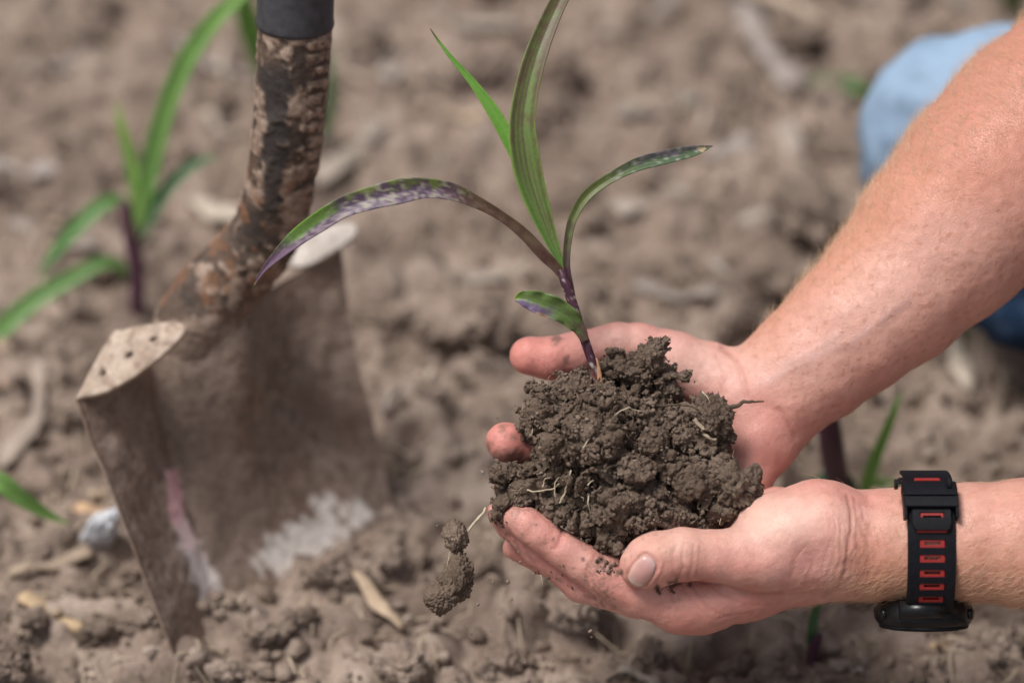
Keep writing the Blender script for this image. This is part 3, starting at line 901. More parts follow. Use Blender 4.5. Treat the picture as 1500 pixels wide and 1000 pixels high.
# bulge where the neck runs into the blade
bul = np.exp(-((U1 - 0.50) / 0.16) ** 2) * (1 - sstep(0.05, 0.6, V1)) * 0.034
cre = -0.009 * np.exp(-((U1 - (0.30 + 0.03 * V1)) / 0.035) ** 2) * (1 - sstep(0.1, 0.5, V1))
side = TR - TL
shift = -0.018 * np.sin(math.pi * np.clip(V1 * 0.9, 0, 1)) * (1 - U1) * 0
Pn = P + nb * (dep + bul + cre)[:, None]
Pn = Pn + nb * (0.0008 * fbm(P, 60, 4) + 0.0018 * np.clip(fbm(P, 25, 3, .5, 6.0), 0, 1))[:, None]
def bladecol(P, px, py, U1=None):
    nz = fbm(P, 40, 4); n2 = fbm(P, 150, 3, .6, 3.0)
    c = mix(np.array([0.225, 0.163, 0.128]), np.array([0.34, 0.258, 0.208]), np.clip(0.5 + nz, 0, 1))
    c = mix(c, np.array([0.095, 0.058, 0.042]), sstep(0.1, 0.6, nz + n2 * 0.5) * 0.55)
    c = mix(c, np.array([0.19, 0.115, 0.08]), sstep(0.15, 0.5, fbm(P, 30, 2, .5, 20.0)) * 0.35)
    # paint streak down the left flank
    cx = np.interp(py, [680, 760, 830, 930], [250, 262, 292, 335])
    wd = np.interp(py, [680, 700, 760, 830, 900, 945], [10, 11, 15, 22, 26, 6])
    k = (1 - sstep(0.5, 1.1, np.abs(px - cx) / wd + 0.28 * n2 + 0.25 * nz)) * sstep(682, 694, py) * (1 - sstep(920, 945, py))
    pk = mix(np.array([0.86, 0.50, 0.52]), np.array([0.88, 0.80, 0.76]), sstep(745, 850, py + 50 * nz))
    c = mix(c, pk, np.clip(k, 0, 1) * 0.9)
    # white scraped patch
    dx = (px - 452) * 0.86 - (py - 785) * -0.5; dy = (px - 452) * 0.5 + (py - 785) * 0.86
    r = np.sqrt((dx / 85) ** 2 + (dy / 38) ** 2)
    r = np.sqrt((((px - 455) * 0.83 - (py - 788) * 0.56) / 88) ** 2 + (((px - 455) * 0.56 + (py - 788) * 0.83) / 52) ** 2)
    k = 1 - sstep(0.6, 1.05, r + 0.35 * n2 + 0.35 * nz)
    c = mix(c, np.array([0.80, 0.74, 0.69]), k * 0.9)
    return c
Pc = w2c(Pn); bx, by = PX(Pc)
colb = bladecol(Pn, bx, by)
quad = np.array([(i * nv + j, (i + 1) * nv + j, (i + 1) * nv + j + 1, i * nv + j + 1) for i in range(nu - 1) for j in range(nv - 1)])
back = Pn - nb * 0.0022
nn = len(Pn)
rim = [i * nv for i in range(nu)] + [(nu - 1) * nv + j for j in range(1, nv)] + [i * nv + nv - 1 for i in range(nu - 2, -1, -1)] + [j for j in range(nv - 2, 0, -1)]
FR = np.array([(rim[q], rim[(q + 1) % len(rim)], rim[(q + 1) % len(rim)] + nn, rim[q] + nn) for q in range(len(rim))])
part('blade', np.concatenate([Pn, back]), np.concatenate([quad, quad[:, ::-1] + nn, FR]), M_METAL, spade, True, np.concatenate([colb, colb]))

# steps
def slab(pts, thick, nrm, name, parent, colf, holes=(), lab=None, bulge=0.0007, sub=26):
    """plate from an outline polygon in the plane; grid filled, holes dug as pits"""
    pts = np.asarray(pts); c = pts.mean(0)
    e1 = pts[1] - pts[0]; e1 /= np.linalg.norm(e1); n = nrm / np.linalg.norm(nrm); e1 -= n * (e1 @ n); e1 /= np.linalg.norm(e1); e2 = np.cross(n, e1)
    q = np.stack([(pts - c) @ e1, (pts - c) @ e2], 1)
    q = smooth_path(np.vstack([q, q[:1]]), 72)[:-1]
    V, F = [], []
    m = len(q)
    rings = 16
    for r in range(rings + 1):
        s = 1 - r / rings * 0.98
        for a in q: V.append(a * s)
    V = np.array(V)
    hgt = bulge * (1 - (np.repeat(1 - np.arange(rings + 1) / rings * 0.98, m)) ** 4)
    for (hx, hy, hr) in holes:
        d = np.hypot(V[:, 0] - hx, V[:, 1] - hy)
        hgt = hgt - 0.004 * (1 - sstep(hr * 0.7, hr * 1.15, d))
    P3 = c + V[:, :1] * e1 + V[:, 1:] * e2 + n * hgt[:, None]
    P3 = P3 + n * (0.0006 * fbm(P3, 120, 3))[:, None]
    for r in range(rings):
        for k in range(m):
            a, b = r * m + k, r * m + (k + 1) % m
            F.append((a, b, b + m, a + m))
    F.append(tuple(rings * m + k for k in range(m)))
    k0 = len(P3)
    B = P3[:m] - n * thick
    for k in range(m):
        F.append((k, k0 + k, k0 + (k + 1) % m, (k + 1) % m))
    F.append(tuple(k0 + k for k in range(m))[::-1])
    A = np.concatenate([P3, B])
    if (q[0, 0] * q[1, 1] - q[0, 1] * q[1, 0]) < 0: F = [f[::-1] for f in F]
    c_ = colf(A)
    for (hx, hy, hr) in holes:
        d = np.hypot((A - c) @ e1 - hx, (A - c) @ e2 - hy)
        c_ = mix(c_, np.array([0.05, 0.035, 0.028]), 1 - sstep(hr * 0.7, hr * 1.2, d))
    return part(name, A, F, M_METAL, parent, True, c_, lab)
def stepcol(P):
    c = mix(np.array([0.36, 0.27, 0.21]), np.array([0.50, 0.40, 0.32]), np.clip(0.5 + 0.8 * fbm(P, 70, 3), 0, 1))
    return mix(c, np.array([0.20, 0.12, 0.08]), sstep(0.3, 0.6, fbm(P, 160, 3, .6, 9.)) * 0.6)
tn = np.array([-0.10, -0.45, 0.88])
def onplane(px, py, p0, n):
    v = ROT @ np.array([(px - 750) * KPX, (500 - py) * KPX, -1.0]); t = ((p0 - CAMPOS) @ n) / (v @ n); return CAMPOS + v * t
p0 = TL + np.array([0, 0, 0.001])
po = [onplane(x, y, p0, tn) for x, y in ((110, 584), (160, 571), (212, 541), (268, 490), (262, 472), (225, 474), (180, 482), (160, 494))]
ctr = np.array(po).mean(0)
e1 = (po[1] - po[0]); e1 /= np.linalg.norm(e1); tnn = tn / np.linalg.norm(tn); e1 -= tnn * (e1 @ tnn); e1 /= np.linalg.norm(e1); e2 = np.cross(tnn, e1)
hs = []
for x, y in ((150, 547), (190, 520), (226, 497)):
    h = onplane(x, y, p0, tn) - ctr; hs.append((h @ e1, h @ e2, 0.0017))
slab(po, 0.0024, tn, 'foot_step', spade, stepcol, hs, 'left foot step with three small holes')
p0 = TR + np.array([0, 0, 0.004])
tn2 = np.array([-0.05, -0.30, 0.95])
po = [onplane(x, y, p0, tn2) for x, y in ((424, 391), (455, 386), (498, 362), (521, 342), (516, 326), (480, 332), (440, 352))]
slab(po, 0.0024, tn2, 'foot_step', spade, lambda P: mix(np.array([0.42, 0.37, 0.33]), np.array([0.55, 0.49, 0.44]), np.clip(0.5 + fbm(P, 70, 3), 0, 1)), (), 'right foot step, pale and worn')

# neck
q = smooth_path([(433, 20, 48, 53), (428, 110, 60, 52), (420, 200, 74, 51), (409, 275, 90, 50), (392, 335, 106, 51), (354, 388, 122, 54), (316, 428, 132, 58), (288, 468, 138, 58), (284, 505, 148, 52), (296, 545, 172, 34)], 300)
path = np.array([CW(*x[:3]) for x in q]); rr = q[:, 3] * KPX * (FD + q[:, 2] / 1000)
NS = 96
V_, F_ = tube(path, rr, NS, 1.0, up=(0, -0.6, 0.8))
Vn = V_ - np.repeat(path, NS, 0); Vn /= np.linalg.norm(Vn, axis=1)[:, None]
cx_, cy_ = PX(w2c(V_))
facing = sstep(0.0, 0.3, Vn @ (CAMPOS - path.mean(0)) / np.linalg.norm(CAMPOS - path.mean(0)))
n1 = fbm(V_, 45, 4, .6, 2.0); n2 = fbm(V_, 150, 3, .6, 3.); nz = fbm(V_, 60, 4)
mud = sstep(-0.08, 0.28, n1 + 0.35 * n2 + np.clip((cx_ - 425) / 60, -0.6, 1.0) * 0.22)
ph = (cy_ + (cx_ - 460) * 0.25 - 58) / 20.0
fr0 = ph - np.floor(ph)
blk = sstep(448, 452, cx_) * (1 - sstep(482 - cy_ * 0.035, 486 - cy_ * 0.035, cx_)) * sstep(56, 60, cy_) * (1 - sstep(255, 262, cy_)) * sstep(0.0, 0.08, fr0) * (1 - sstep(0.62, 0.8, fr0 + 0.5 * n2)) * facing * sstep(-0.45, 0.1, n1 + 0.4)
colm = sstep(444, 452, cx_) * sstep(54, 60, cy_) * (1 - sstep(262, 275, cy_)) * facing
V_ = V_ + Vn * (0.0004 * n2 + 0.0007 * mud + 0.0007 * blk)[:, None]
c_ = mix(np.array([0.050, 0.038, 0.032]), np.array([0.115, 0.078, 0.058]), np.clip(0.5 + nz, 0, 1))
c_ = mix(c_, mix(np.array([0.24, 0.165, 0.12]), np.array([0.40, 0.30, 0.235]), np.clip(0.5 + 1.2 * n2, 0, 1)), mud * 0.85)
c_ = mix(c_, np.array([0.22, 0.105, 0.055]), sstep(0.15, 0.4, fbm(V_, 70, 3, .6, 13.)) * sstep(200, 320, cy_) * 0.7)
c_ = mix(c_, np.array([0.42, 0.31, 0.25]), sstep(400, 450, cy_) * sstep(-0.3, 0.3, n1) * (1 - sstep(300, 340, cx_)) * 0.8)
dark = (1 - sstep(14, 22, np.abs(cx_ - (403 - (cy_ - 200) * 0.05)) + 9 * n1 + 6 * n2)) * sstep(85, 115, cy_) * (1 - sstep(300, 335, cy_))
c_ = mix(c_, np.array([0.035, 0.029, 0.028]), dark * 0.92)
c_ = mix(c_, np.array([0.07, 0.045, 0.033]), colm * (1 - blk) * 0.75)
c_ = mix(c_, np.array([0.38, 0.28, 0.21]), blk * np.clip(0.75 + n2, 0, 1))
c_ = mix(c_, np.array([0.055, 0.04, 0.035]), (1 - sstep(50, 66, cy_ + 20 * n1)) * 0.8)
c_ = mix(c_, bladecol(V_, cx_, cy_), sstep(440, 500, cy_ + (cx_ - 290) * 0.3))
part('neck', V_, F_, M_METAL, spade, True, c_)
# rubber sleeve and handle out of the frame
top = path[0]; dirn = path[0] - path[30]; dirn /= np.linalg.norm(dirn)
dirn = dirn * 0.6 + np.array([0.02, -0.02, 1]) * 0.4; dirn /= np.linalg.norm(dirn)
r0 = rr[0]
sl0 = CW(432, 37, 50)
rows = [(0, 1.0), (0.0, 1.07), (0.0015, 1.09), (0.004, 1.06), (0.03, 1.06), (0.10, 1.02)]
V_, F_ = tube(np.array([sl0 + dirn * (a + 1e-4 * i) for i, (a, b) in enumerate(rows)]), np.array([r0 * b for a, b in rows]), 64, 1.0, up=(0, -0.6, 0.8))
part('rubber_sleeve', V_, F_, M_GRIP, spade)
V_, F_ = tube(np.array([sl0 + dirn * a for a in np.linspace(0.095, 0.85, 12)]), np.full(12, 0.0155), 32, 1.0, up=(0, -0.6, 0.8))
part('handle', V_, F_, M_WOOD, spade)

# crumbs banked against the buried blade edge
for i in range(16):
    t = i / 15 * 1.0
    p = BL * (1 - t) + BR * t + np.array([random.uniform(-.004, .012), random.uniform(-0.022, -0.006), 0])
    tag(ground_clod(p[0], p[1], random.uniform(0.004, 0.010)), 'small soil clod banked against the buried edge of the spade', 'soil clod', CG)

# ---------------------------------------------------------------- person: hands and forearms
def pt(px, py, dz, r):
    d = FD + dz / 1000
    return (CC(px, py, dz), r * KPX * d)
PTS = lambda L: [pt(*a) for a in L]

# left hand and forearm
lo = np.array([(700 - 750) * KPX * FD, (500 - 960) * KPX * 1.42, -1.45]); hi = np.array([(1600 - 750) * KPX * FD, (500 - 655) * KPX * FD, -1.30])
lo[0] -= 0.002
A = Field(lo, hi, 0.00085)
arm = A.like()
ARM_L = [(1250, 797, 4, 77), (1300, 797, 4, 79), (1350, 795, 3, 82), (1420, 794, 1, 85), (1500, 795, -2, 92), (1600, 793, -8, 100), (1700, 790, -15, 110)]
arm.chain(PTS(ARM_L), 0.004)
then = A.like()
then.chain(PTS([(1250, 797, 4, 76), (1200, 785, 1, 79), (1150, 797, -2, 70), (1105, 814, -6, 50)]), 0.007)
then.ball(*pt(1123, 778, 4, 48), k=0.008)
thumb = PTS([(1120, 812, -5, 52), (1085, 815, -9, 42), (1045, 814, -12, 36), (1000, 812, -14, 38), (965, 818, -15, 38), (948, 824, -15, 36), (936, 832, -15, 28)])
then.chain(thumb, 0.0035)
rest = A.like()
rest.chain(PTS([(1265, 800, 8, 74), (1180, 815, 9, 66), (1100, 850, 9, 54), (1030, 880, 6, 44), (995, 884, 4, 44)]), 0.006)
rest.chain(PTS([(1200, 780, 20, 60), (1140, 760, 26, 42), (1080, 790, 34, 38), (1010, 840, 36, 40)]), 0.008)
rest.chain(PTS([(1180, 820, 20, 58), (1080, 860, 22, 48), (990, 872, 20, 42)]), 0.006)
fing = A.like()
fing.chain(PTS([(1000, 882, 4, 44), (940, 866, 2, 37), (885, 842, 0, 31), (855, 825, -1, 28.5), (825, 805, -2, 26), (790, 780, -3, 25), (772, 767, -3, 23.5), (758, 760, -2, 21)]), 0.0015)
f2 = A.like(); f2.chain(PTS([(985, 872, 16, 42), (930, 882, 14, 23), (850, 857, 12, 24), (790, 807, 10, 24), (748, 768, 8, 21.5), (732, 751, 7, 19)]), 0.0015)
fing.F = smin(fing.F, f2.F, 0.0006)
f2 = A.like(); f2.chain(PTS([(980, 860, 28, 38), (860, 850, 27, 22), (795, 824, 25, 18), (753, 802, 23, 17.5)]), 0.0015)
fing.F = smin(fing.F, f2.F, 0.0006)
f2 = A.like(); f2.chain(PTS([(975, 845, 40, 32), (880, 825, 42, 19), (810, 795, 42, 16)]), 0.0015)
fing.F = smin(fing.F, f2.F, 0.0006)
A.F = smin(arm.F, rest.F, 0.006)
A.F = smin(A.F, fing.F, 0.003)
A.F = smin(A.F, then.F, 0.0022)
# wrist crease between heel of hand and forearm
VL, QL = A.surface()
VL = relax(VL, QL, 2)

# right hand and forearm
lo = np.array([(700 - 750) * KPX * 1.44, (500 - 800) * KPX * 1.45, -1.475]); hi = np.array([(1600 - 750) * KPX * 1.42, (500 + 90) * KPX * FD, -1.345])
B = Field(lo, hi, 0.00105)
ARM_R = [(1085, 585, 50, 66), (1130, 575, 50, 78), (1190, 530, 50, 88), (1250, 478, 50, 98), (1310, 425, 52, 110), (1380, 350, 54, 128), (1450, 275, 56, 142), (1530, 195, 58, 148), (1620, 120, 62, 145), (1720, 60, 68, 128)]
B.chain(PTS(ARM_R), 0.006)
B.chain(PTS([(1090, 585, 50, 62), (1035, 555, 50, 50), (985, 532, 48, 44), (935, 507, 46, 35)]), 0.006)
B.chain(PTS([(1140, 600, 46, 62), (1118, 650, 42, 45), (1086, 700, 37, 38), (1040, 728, 38, 34), (980, 735, 44, 30)]), 0.008)
B.chain(PTS([(1090, 610, 55, 60), (1000, 620, 62, 42), (960, 660, 60, 40)]), 0.010)
B.chain(PTS([(1080, 640, 55, 55), (1000, 680, 58, 40), (960, 700, 55, 36)]), 0.010)
B.chain(PTS([(940, 508, 46, 35), (905, 503, 44, 31), (880, 508, 43, 29), (848, 517, 41, 31), (805, 525, 39, 31.5), (776, 521, 38, 29.5)]), 0.002)
fr = B.like()
for L in ([(960, 620, 60, 36), (890, 635, 58, 27), (815, 650, 40, 26), (765, 652, 27, 28), (741, 648, 22, 30)],
          [(960, 670, 58, 34), (890, 690, 55, 26), (805, 705, 38, 24), (745, 712, 26, 22)],
          [(960, 705, 55, 32), (890, 730, 52, 24), (815, 738, 42, 21)]):
    g_ = B.like(); g_.chain(PTS(L), 0.0015); fr.F = smin(fr.F, g_.F, 0.0006)
B.F = smin(B.F, fr.F, 0.004)
VR, QR = B.surface()
VR = relax(VR, QR, 2)

def seg2(px, py, pts, w):
    """gaussian of the distance to a polyline in picture px"""
    best = np.full(len(px), 1e9)
    for (x0, y0), (x1, y1) in zip(pts[:-1], pts[1:]):
        dx, dy = x1 - x0, y1 - y0
        t = np.clip(((px - x0) * dx + (py - y0) * dy) / (dx * dx + dy * dy + 1e-9), 0, 1)
        e = 0.25 + 0.75 * np.minimum(1, 4 * np.minimum(np.abs(t - (-0.05)), 1))
        best = np.minimum(best, (px - x0 - t * dx) ** 2 + (py - y0 - t * dy) ** 2)
    return np.exp(-best / (w * w))

def dist2(px, py, x, y): return np.hypot(px - x, py - y)

# --- detail on the left hand
Nl = normals(VL, QL); px, py = PX(VL); front = sstep(0.0, 0.3, Nl[:, 2])
D = np.zeros(len(VL)); C = np.zeros((len(VL), 3))
cre = [([(1241, 724), (1247, 750), (1247, 775), (1242, 805), (1238, 835), (1226, 860), (1205, 874)], 2.6, .9), ([(1252, 730), (1256, 760), (1254, 790)], 2.2, .35),
       ([(1270, 785), (1273, 815), (1272, 848)], 2.4, .5), ([(1262, 740), (1268, 765)], 2, .25),
       ([(990, 797), (984, 815), (986, 832), (990, 846)], 2.2, .35), ([(1002, 795), (998, 812), (1000, 830), (994, 846)], 2.2, .45), ([(1016, 797), (1015, 815), (1013, 832), (1008, 847)], 2.2, .5),
       ([(1025, 800), (1024, 820), (1020, 840)], 2.0, .3),
       ([(824, 776), (820, 790), (813, 803)], 2.2, .85), ([(828, 780), (824, 792), (818, 802)], 1.8, .35), ([(872, 812), (867, 824), (858, 836)], 2.4, .5), ([(720, 742), (728, 752)], 2, .2), ([(768, 800), (776, 796)], 2, .5), ([(826, 840), (834, 848), (836, 860)], 2.4, .4),
       ([(962, 855), (967, 872)], 1.8, .7), ([(979, 852), (983, 866), (986, 882)], 1.8, .6), ([(1013, 852), (1022, 870), (1040, 890), (1062, 902)], 2.2, .4),
       ([(1000, 856), (1010, 876), (1030, 896)], 2.0, .3), ([(1040, 856), (1058, 872), (1090, 884), (1130, 886)], 2.6, .35), ([(1055, 905), (1080, 900), (1105, 897)], 2.2, .4),
       ([(1030, 852), (1065, 857), (1090, 867), (1112, 870), (1145, 868)], 3.2, .7),
       ([(1180, 800), (1165, 820), (1160, 845)], 4, .35), ([(1130, 730), (1160, 722), (1185, 730)], 3, .15)]
crease = np.zeros(len(VL))
for pts, w_, a in cre:
    g_ = seg2(px, py, pts, w_) * front
    D -= a * 0.0006 * g_; crease = np.maximum(crease, g_ * a)
ca_, sa_ = math.cos(math.radians(35)), math.sin(math.radians(35))
nx_, ny_ = (px - 941) * ca_ + (py - 836) * sa_, -(px - 941) * sa_ + (py - 836) * ca_
nr_ = (np.abs(nx_ / 17) ** 3 + np.abs(ny_ / 25) ** 3) ** (1 / 3)
thm = sstep(1.0, 0.0, np.abs(nr_ - 1.12) / 0.22) * (Nl[:, 2] > 0)
D += 0.0005 * np.exp(-((nr_ - 1.25) / 0.12) ** 2) * (ny_ < 14) - 0.0005 * np.exp(-((nr_ - 1.0) / 0.08) ** 2)
crease = np.maximum(crease, 0.55 * np.exp(-((nr_ - 1.03) / 0.07) ** 2) * (Nl[:, 2] > 0) * (VL[:, 2] > -1.38))
# tendon hollow between thumb base and wrist
D -= 0.0028 * np.exp(-(dist2(px, py, 1185, 818) / 34) ** 2) * front
D += 0.0012 * np.exp(-(dist2(px, py, 1120, 838) / 26) ** 2) * front
D -= 0.0008 * seg2(px, py, [(1275, 735), (1300, 745), (1340, 748)], 9) * front
D += 0.00035 * fbm(VL, 90, 3)
# wrist skin wrinkles run round the arm
wr = sstep(1190, 1230, px) * (1 - sstep(1285, 1310, px)) * sstep(735, 780, py)
D += 0.00016 * wr * np.sin(px * 0.62 + 7 * fbm(VL, 45, 3)) * np.clip(0.6 + 2 * fbm(VL, 110, 2, .5, 40.), 0, 1.4)
D += 0.00010 * sstep(1060, 1150, px) * (1 - sstep(1240, 1260, px)) * sstep(770, 800, py) * np.sin((px + py * 0.35) * 0.8 + 8 * fbm(VL, 55, 3)) * np.clip(0.5 + 2 * fbm(VL, 90, 2, .5, 41.), 0, 1.2)
VL = VL + Nl * D[:, None]
nz = fbm(VL, 45, 3); n2 = fbm(VL, 200, 3, .6, 5.); n3 = fbm(VL, 14, 2, .5, 8.)
C = mix(np.array([0.645, 0.325, 0.275]), np.array([0.74, 0.445, 0.38]), np.clip(0.5 + 1.3 * nz, 0, 1))
C = mix(C, np.array([0.68, 0.335, 0.29]), np.clip(1 - sstep(760, 960, px), 0, 1) * 0.7)
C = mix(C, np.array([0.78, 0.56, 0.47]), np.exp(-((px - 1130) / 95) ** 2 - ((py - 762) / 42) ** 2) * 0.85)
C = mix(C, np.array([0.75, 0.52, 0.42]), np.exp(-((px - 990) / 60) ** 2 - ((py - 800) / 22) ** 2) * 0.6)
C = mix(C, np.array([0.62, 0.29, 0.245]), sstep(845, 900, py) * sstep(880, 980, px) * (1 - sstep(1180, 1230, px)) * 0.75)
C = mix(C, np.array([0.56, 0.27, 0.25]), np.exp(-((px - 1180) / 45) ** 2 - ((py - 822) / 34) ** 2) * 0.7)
tan = sstep(1215, 1290, px) * sstep(735, 850, py + 20 * nz)
C = mix(C, np.array([0.53, 0.265, 0.175]), tan * 0.85)
C = mix(C, np.array([0.62, 0.37, 0.27]), sstep(1260, 1330, px) * 0.45)
C = mix(C, np.array([0.45, 0.21, 0.12]), sstep(0.2, 0.5, n2) * sstep(1200, 1280, px) * sstep(720, 800, py) * 0.35)
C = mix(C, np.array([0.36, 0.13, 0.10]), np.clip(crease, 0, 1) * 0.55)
C = mix(C, np.array([0.68, 0.27, 0.24]), np.exp(-(dist2(px, py, 812, 790) / 14) ** 2) * 0.5)
# soil smudges and dirt in the creases
dn = fbm(VL, 520, 3, .65, 17.) + 0.9 * fbm(VL, 60, 2, .5, 3.)
dirt = sstep(0.50, 0.75, dn)
C = mix(C, np.array([0.22, 0.15, 0.12]), dirt * 0.5 * (1 - sstep(900, 1060, px)) * (py > 740))
C = mix(C, np.array([0.30, 0.20, 0.155]), sstep(0.0, 0.5, fbm(VL, 110, 4, .65, 61.)) * seg2(px, py, [(735, 745), (800, 775), (850, 805), (900, 830)], 22) * 0.35)
for x, y, r in ((963, 862, 6), (983, 858, 6), (990, 852, 7), (880, 820, 7), (885, 832, 5), (895, 828, 5), (855, 818, 4), (810, 789, 3), (785, 768, 2.5), (908, 838, 6), (1012, 855, 5)):
    C = mix(C, np.array([0.10, 0.075, 0.06]), (1 - sstep(0.4, 1.1, dist2(px, py, x, y) / r + 0.6 * n2)) * 0.85 * front)
C = mix(C, np.array([0.15, 0.10, 0.08]), seg2(px, py, [(724, 762), (760, 800), (800, 838), (850, 868), (900, 890)], 4) * np.clip(0.3 + n2 * 2, 0, 1) * 0.5)
C = mix(C, np.array([0.52, 0.25, 0.2]), (1 - sstep(9, 16, dist2(px * 1.0, py, 958, 818) + 6 * n2)) * 0.0)
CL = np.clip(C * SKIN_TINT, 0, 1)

# --- detail on the right hand
Nr = normals(VR, QR); px, py = PX(VR); front = sstep(0.0, 0.3, Nr[:, 2])
D = np.zeros(len(VR)); crease = np.zeros(len(VR))
cre = [([(1058, 508), (1078, 525), (1088, 555), (1093, 580)], 4.5, .7), ([(1050, 520), (1062, 550), (1058, 575)], 4, .35), ([(1030, 535), (1040, 560)], 4, .25),
       ([(1140, 600), (1155, 618), (1165, 640)], 4.5, .6), ([(1097, 590), (1125, 598), (1142, 604)], 5, .25), ([(1020, 520), (1026, 545)], 5, .2), ([(870, 500), (866, 520), (870, 535)], 4, .2),
       ([(900, 500), (905, 520)], 4, .2)]
for pts, w_, a in cre:
    g_ = seg2(px, py, pts, w_) * front
    D -= a * 0.0009 * g_; crease = np.maximum(crease, g_ * a)
vein = np.maximum(seg2(px, py, [(1120, 560), (1170, 535), (1210, 515), (1250, 500), (1330, 440)], 7), seg2(px, py, [(1150, 535), (1195, 515), (1230, 490)], 6))
D += 0.0003 * vein * front
D += 0.0006 * fbm(VR, 60, 3)
D += 0.0025 * np.exp(-((px - 1110) / 34) ** 2 - ((py - 640) / 34) ** 2) * front
VR = VR + Nr * D[:, None]
D0 = 0
# signed distance across the forearm, from its axis to the far edge
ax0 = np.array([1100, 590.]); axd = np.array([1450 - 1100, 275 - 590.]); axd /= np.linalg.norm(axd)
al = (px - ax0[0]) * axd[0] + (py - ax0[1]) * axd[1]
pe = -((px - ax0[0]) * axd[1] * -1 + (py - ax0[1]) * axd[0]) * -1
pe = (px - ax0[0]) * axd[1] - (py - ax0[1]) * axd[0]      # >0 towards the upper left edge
nz = fbm(VR, 45, 3); n2 = fbm(VR, 200, 3, .6, 5.); n3 = fbm(VR, 18, 3, .5, 8.)
C = mix(np.array([0.68, 0.345, 0.295]), np.array([0.755, 0.46, 0.40]), np.clip(0.5 + n3 + 0.6 * nz, 0, 1))
forearm = sstep(-10, 60, al)
C = mix(C, np.array([0.70, 0.445, 0.36]), forearm * 0.6)
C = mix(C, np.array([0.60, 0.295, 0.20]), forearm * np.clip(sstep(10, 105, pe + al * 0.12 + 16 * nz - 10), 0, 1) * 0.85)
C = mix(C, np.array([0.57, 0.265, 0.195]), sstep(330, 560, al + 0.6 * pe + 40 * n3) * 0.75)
C = mix(C, np.array([0.48, 0.24, 0.14]), sstep(0.18, 0.5, n2 + 0.35 * nz) * forearm * sstep(0, 90, pe + al * 0.1) * 0.35)
C = mix(C, np.array([0.68, 0.285, 0.245]), (1 - sstep(780, 900, px)) * 0.9)
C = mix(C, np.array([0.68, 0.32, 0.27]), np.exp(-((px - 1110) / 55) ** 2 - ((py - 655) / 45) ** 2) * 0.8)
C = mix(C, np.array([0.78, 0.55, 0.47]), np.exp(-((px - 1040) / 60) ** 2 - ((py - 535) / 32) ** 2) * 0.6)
C = mix(C, np.array([0.50, 0.37, 0.38]), vein * 0.3 * front)
C = mix(C, np.array([0.45, 0.17, 0.13]), np.clip(crease, 0, 1) * 0.5)
for x, y, r in ((815, 497, 7), (830, 528, 6), (1083, 629, 4.5), (1123, 650, 3.5), (715, 650, 7), (738, 630, 8), (730, 668, 9), (752, 640, 9), (745, 665, 8), (1461, 308, 3.6)):
    C = mix(C, np.array([0.16, 0.11, 0.085]) if x < 1400 else np.array([0.36, 0.13, 0.05]), (1 - sstep(0.2, 1.2, dist2(px, py, x, y) / r + 1.1 * n2 + 0.6 * nz)) * (0.6 if x < 760 else 0.75) * front)
C = mix(C, np.array([0.50, 0.24, 0.15]), sstep(0.42, 0.6, fbm(VR, 330, 2, .5, 51.)) * forearm * 0.5)
ft = (1 - sstep(34, 60, dist2(px, py, 742, 655))) 
C = mix(C, np.array([0.13, 0.09, 0.07]), ft * sstep(640, 685, py + 25 * n2) * 0.8)
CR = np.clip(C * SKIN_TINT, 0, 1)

# --- coarse rest of the body (outside the picture, under clothes)
SL, SR = np.array([0.57, 1.00, 0.47]), np.array([0.60, 1.36, 0.51])
EL, ER = CW(2100, 772, d=1.255), CW(1790, 60, d=1.45)
HP = np.array([0.76, 1.20, 0.23]); NK = np.array([0.56, 1.18, 0.58]); HD = np.array([0.49, 1.18, 0.70])
def armpts(L): return [(CW(a[0], a[1], a[2]), a[3] * KPX * (FD + a[2] / 1000)) for a in L]
Bd = Field((0.20, 0.78, 0.08), (0.98, 1.62, 0.86), 0.006)
Bd.chain(armpts(ARM_L[-2:]) + [(EL, 0.042), (SL, 0.052)], 0.01)
Bd.chain(armpts(ARM_R[-2:]) + [(ER, 0.044), (SR, 0.054)], 0.01)
Bd.chain([(SL, 0.055), (SR, 0.055)], 0.02); Bd.chain([((SL + SR) / 2 + [0.06, 0, -0.05], 0.11), (HP, 0.12)], 0.03)
Bd.chain([(NK, 0.058), (HD + [0.03, 0, -0.02], 0.055)], 0.02)
Bd.seg(HD, HD + [0.035, 0, 0.03], 0.072, 0.078, 0.02); Bd.seg(HD + [-0.025, 0, -0.05], HD + [0.0, 0, -0.03], 0.045, 0.06, 0.02)
Bd.seg(HD + [-0.070, 0, -0.012], HD + [-0.093, 0, -0.045], 0.008, 0.014, 0.012)
Bd.seg(HD + [-0.072, -0.018, -0.068], HD + [-0.072, 0.018, -0.068], 0.010, 0.010, 0.008)
for s in (-1, 1):
    Bd.ball(HD + [0.01, s * 0.076, -0.01], 0.018, 0.006)
    Bd.carve(HD + [-0.082, s * 0.030, -0.008], HD + [-0.082, s * 0.034, -0.008], 0.014, 0.014, 0.008)
VB, QB = Bd.surface()
cutL = armpts(ARM_L[-2:])[0][0]
# drop the part that the fine forearms already cover
pc = w2c(VB); bqx, bqy = PX(pc)
keepv = bqx > 1592
keep = keepv[QB].all(1)
QB = QB[keep]
used = np.unique(QB); remap = np.full(len(VB), -1); remap[used] = np.arange(len(used)); VB = VB[used]; QB = remap[QB]
VB = relax(VB, QB, 1)
CB = np.tile(np.array([[0.62, 0.35, 0.25]]), (len(VB), 1))

person = empty('person', (0.36, 1.39, 0.0), 'person in light blue jeans holding soil in two cupped hands with bare forearms', 'person')
body = part('body', np.concatenate([c2w(VL), c2w(VR), VB]), np.concatenate([QL, QR + len(VL), QB + len(VL) + len(VR)]), M_SKIN, person, True, np.concatenate([CL, CR, CB]))

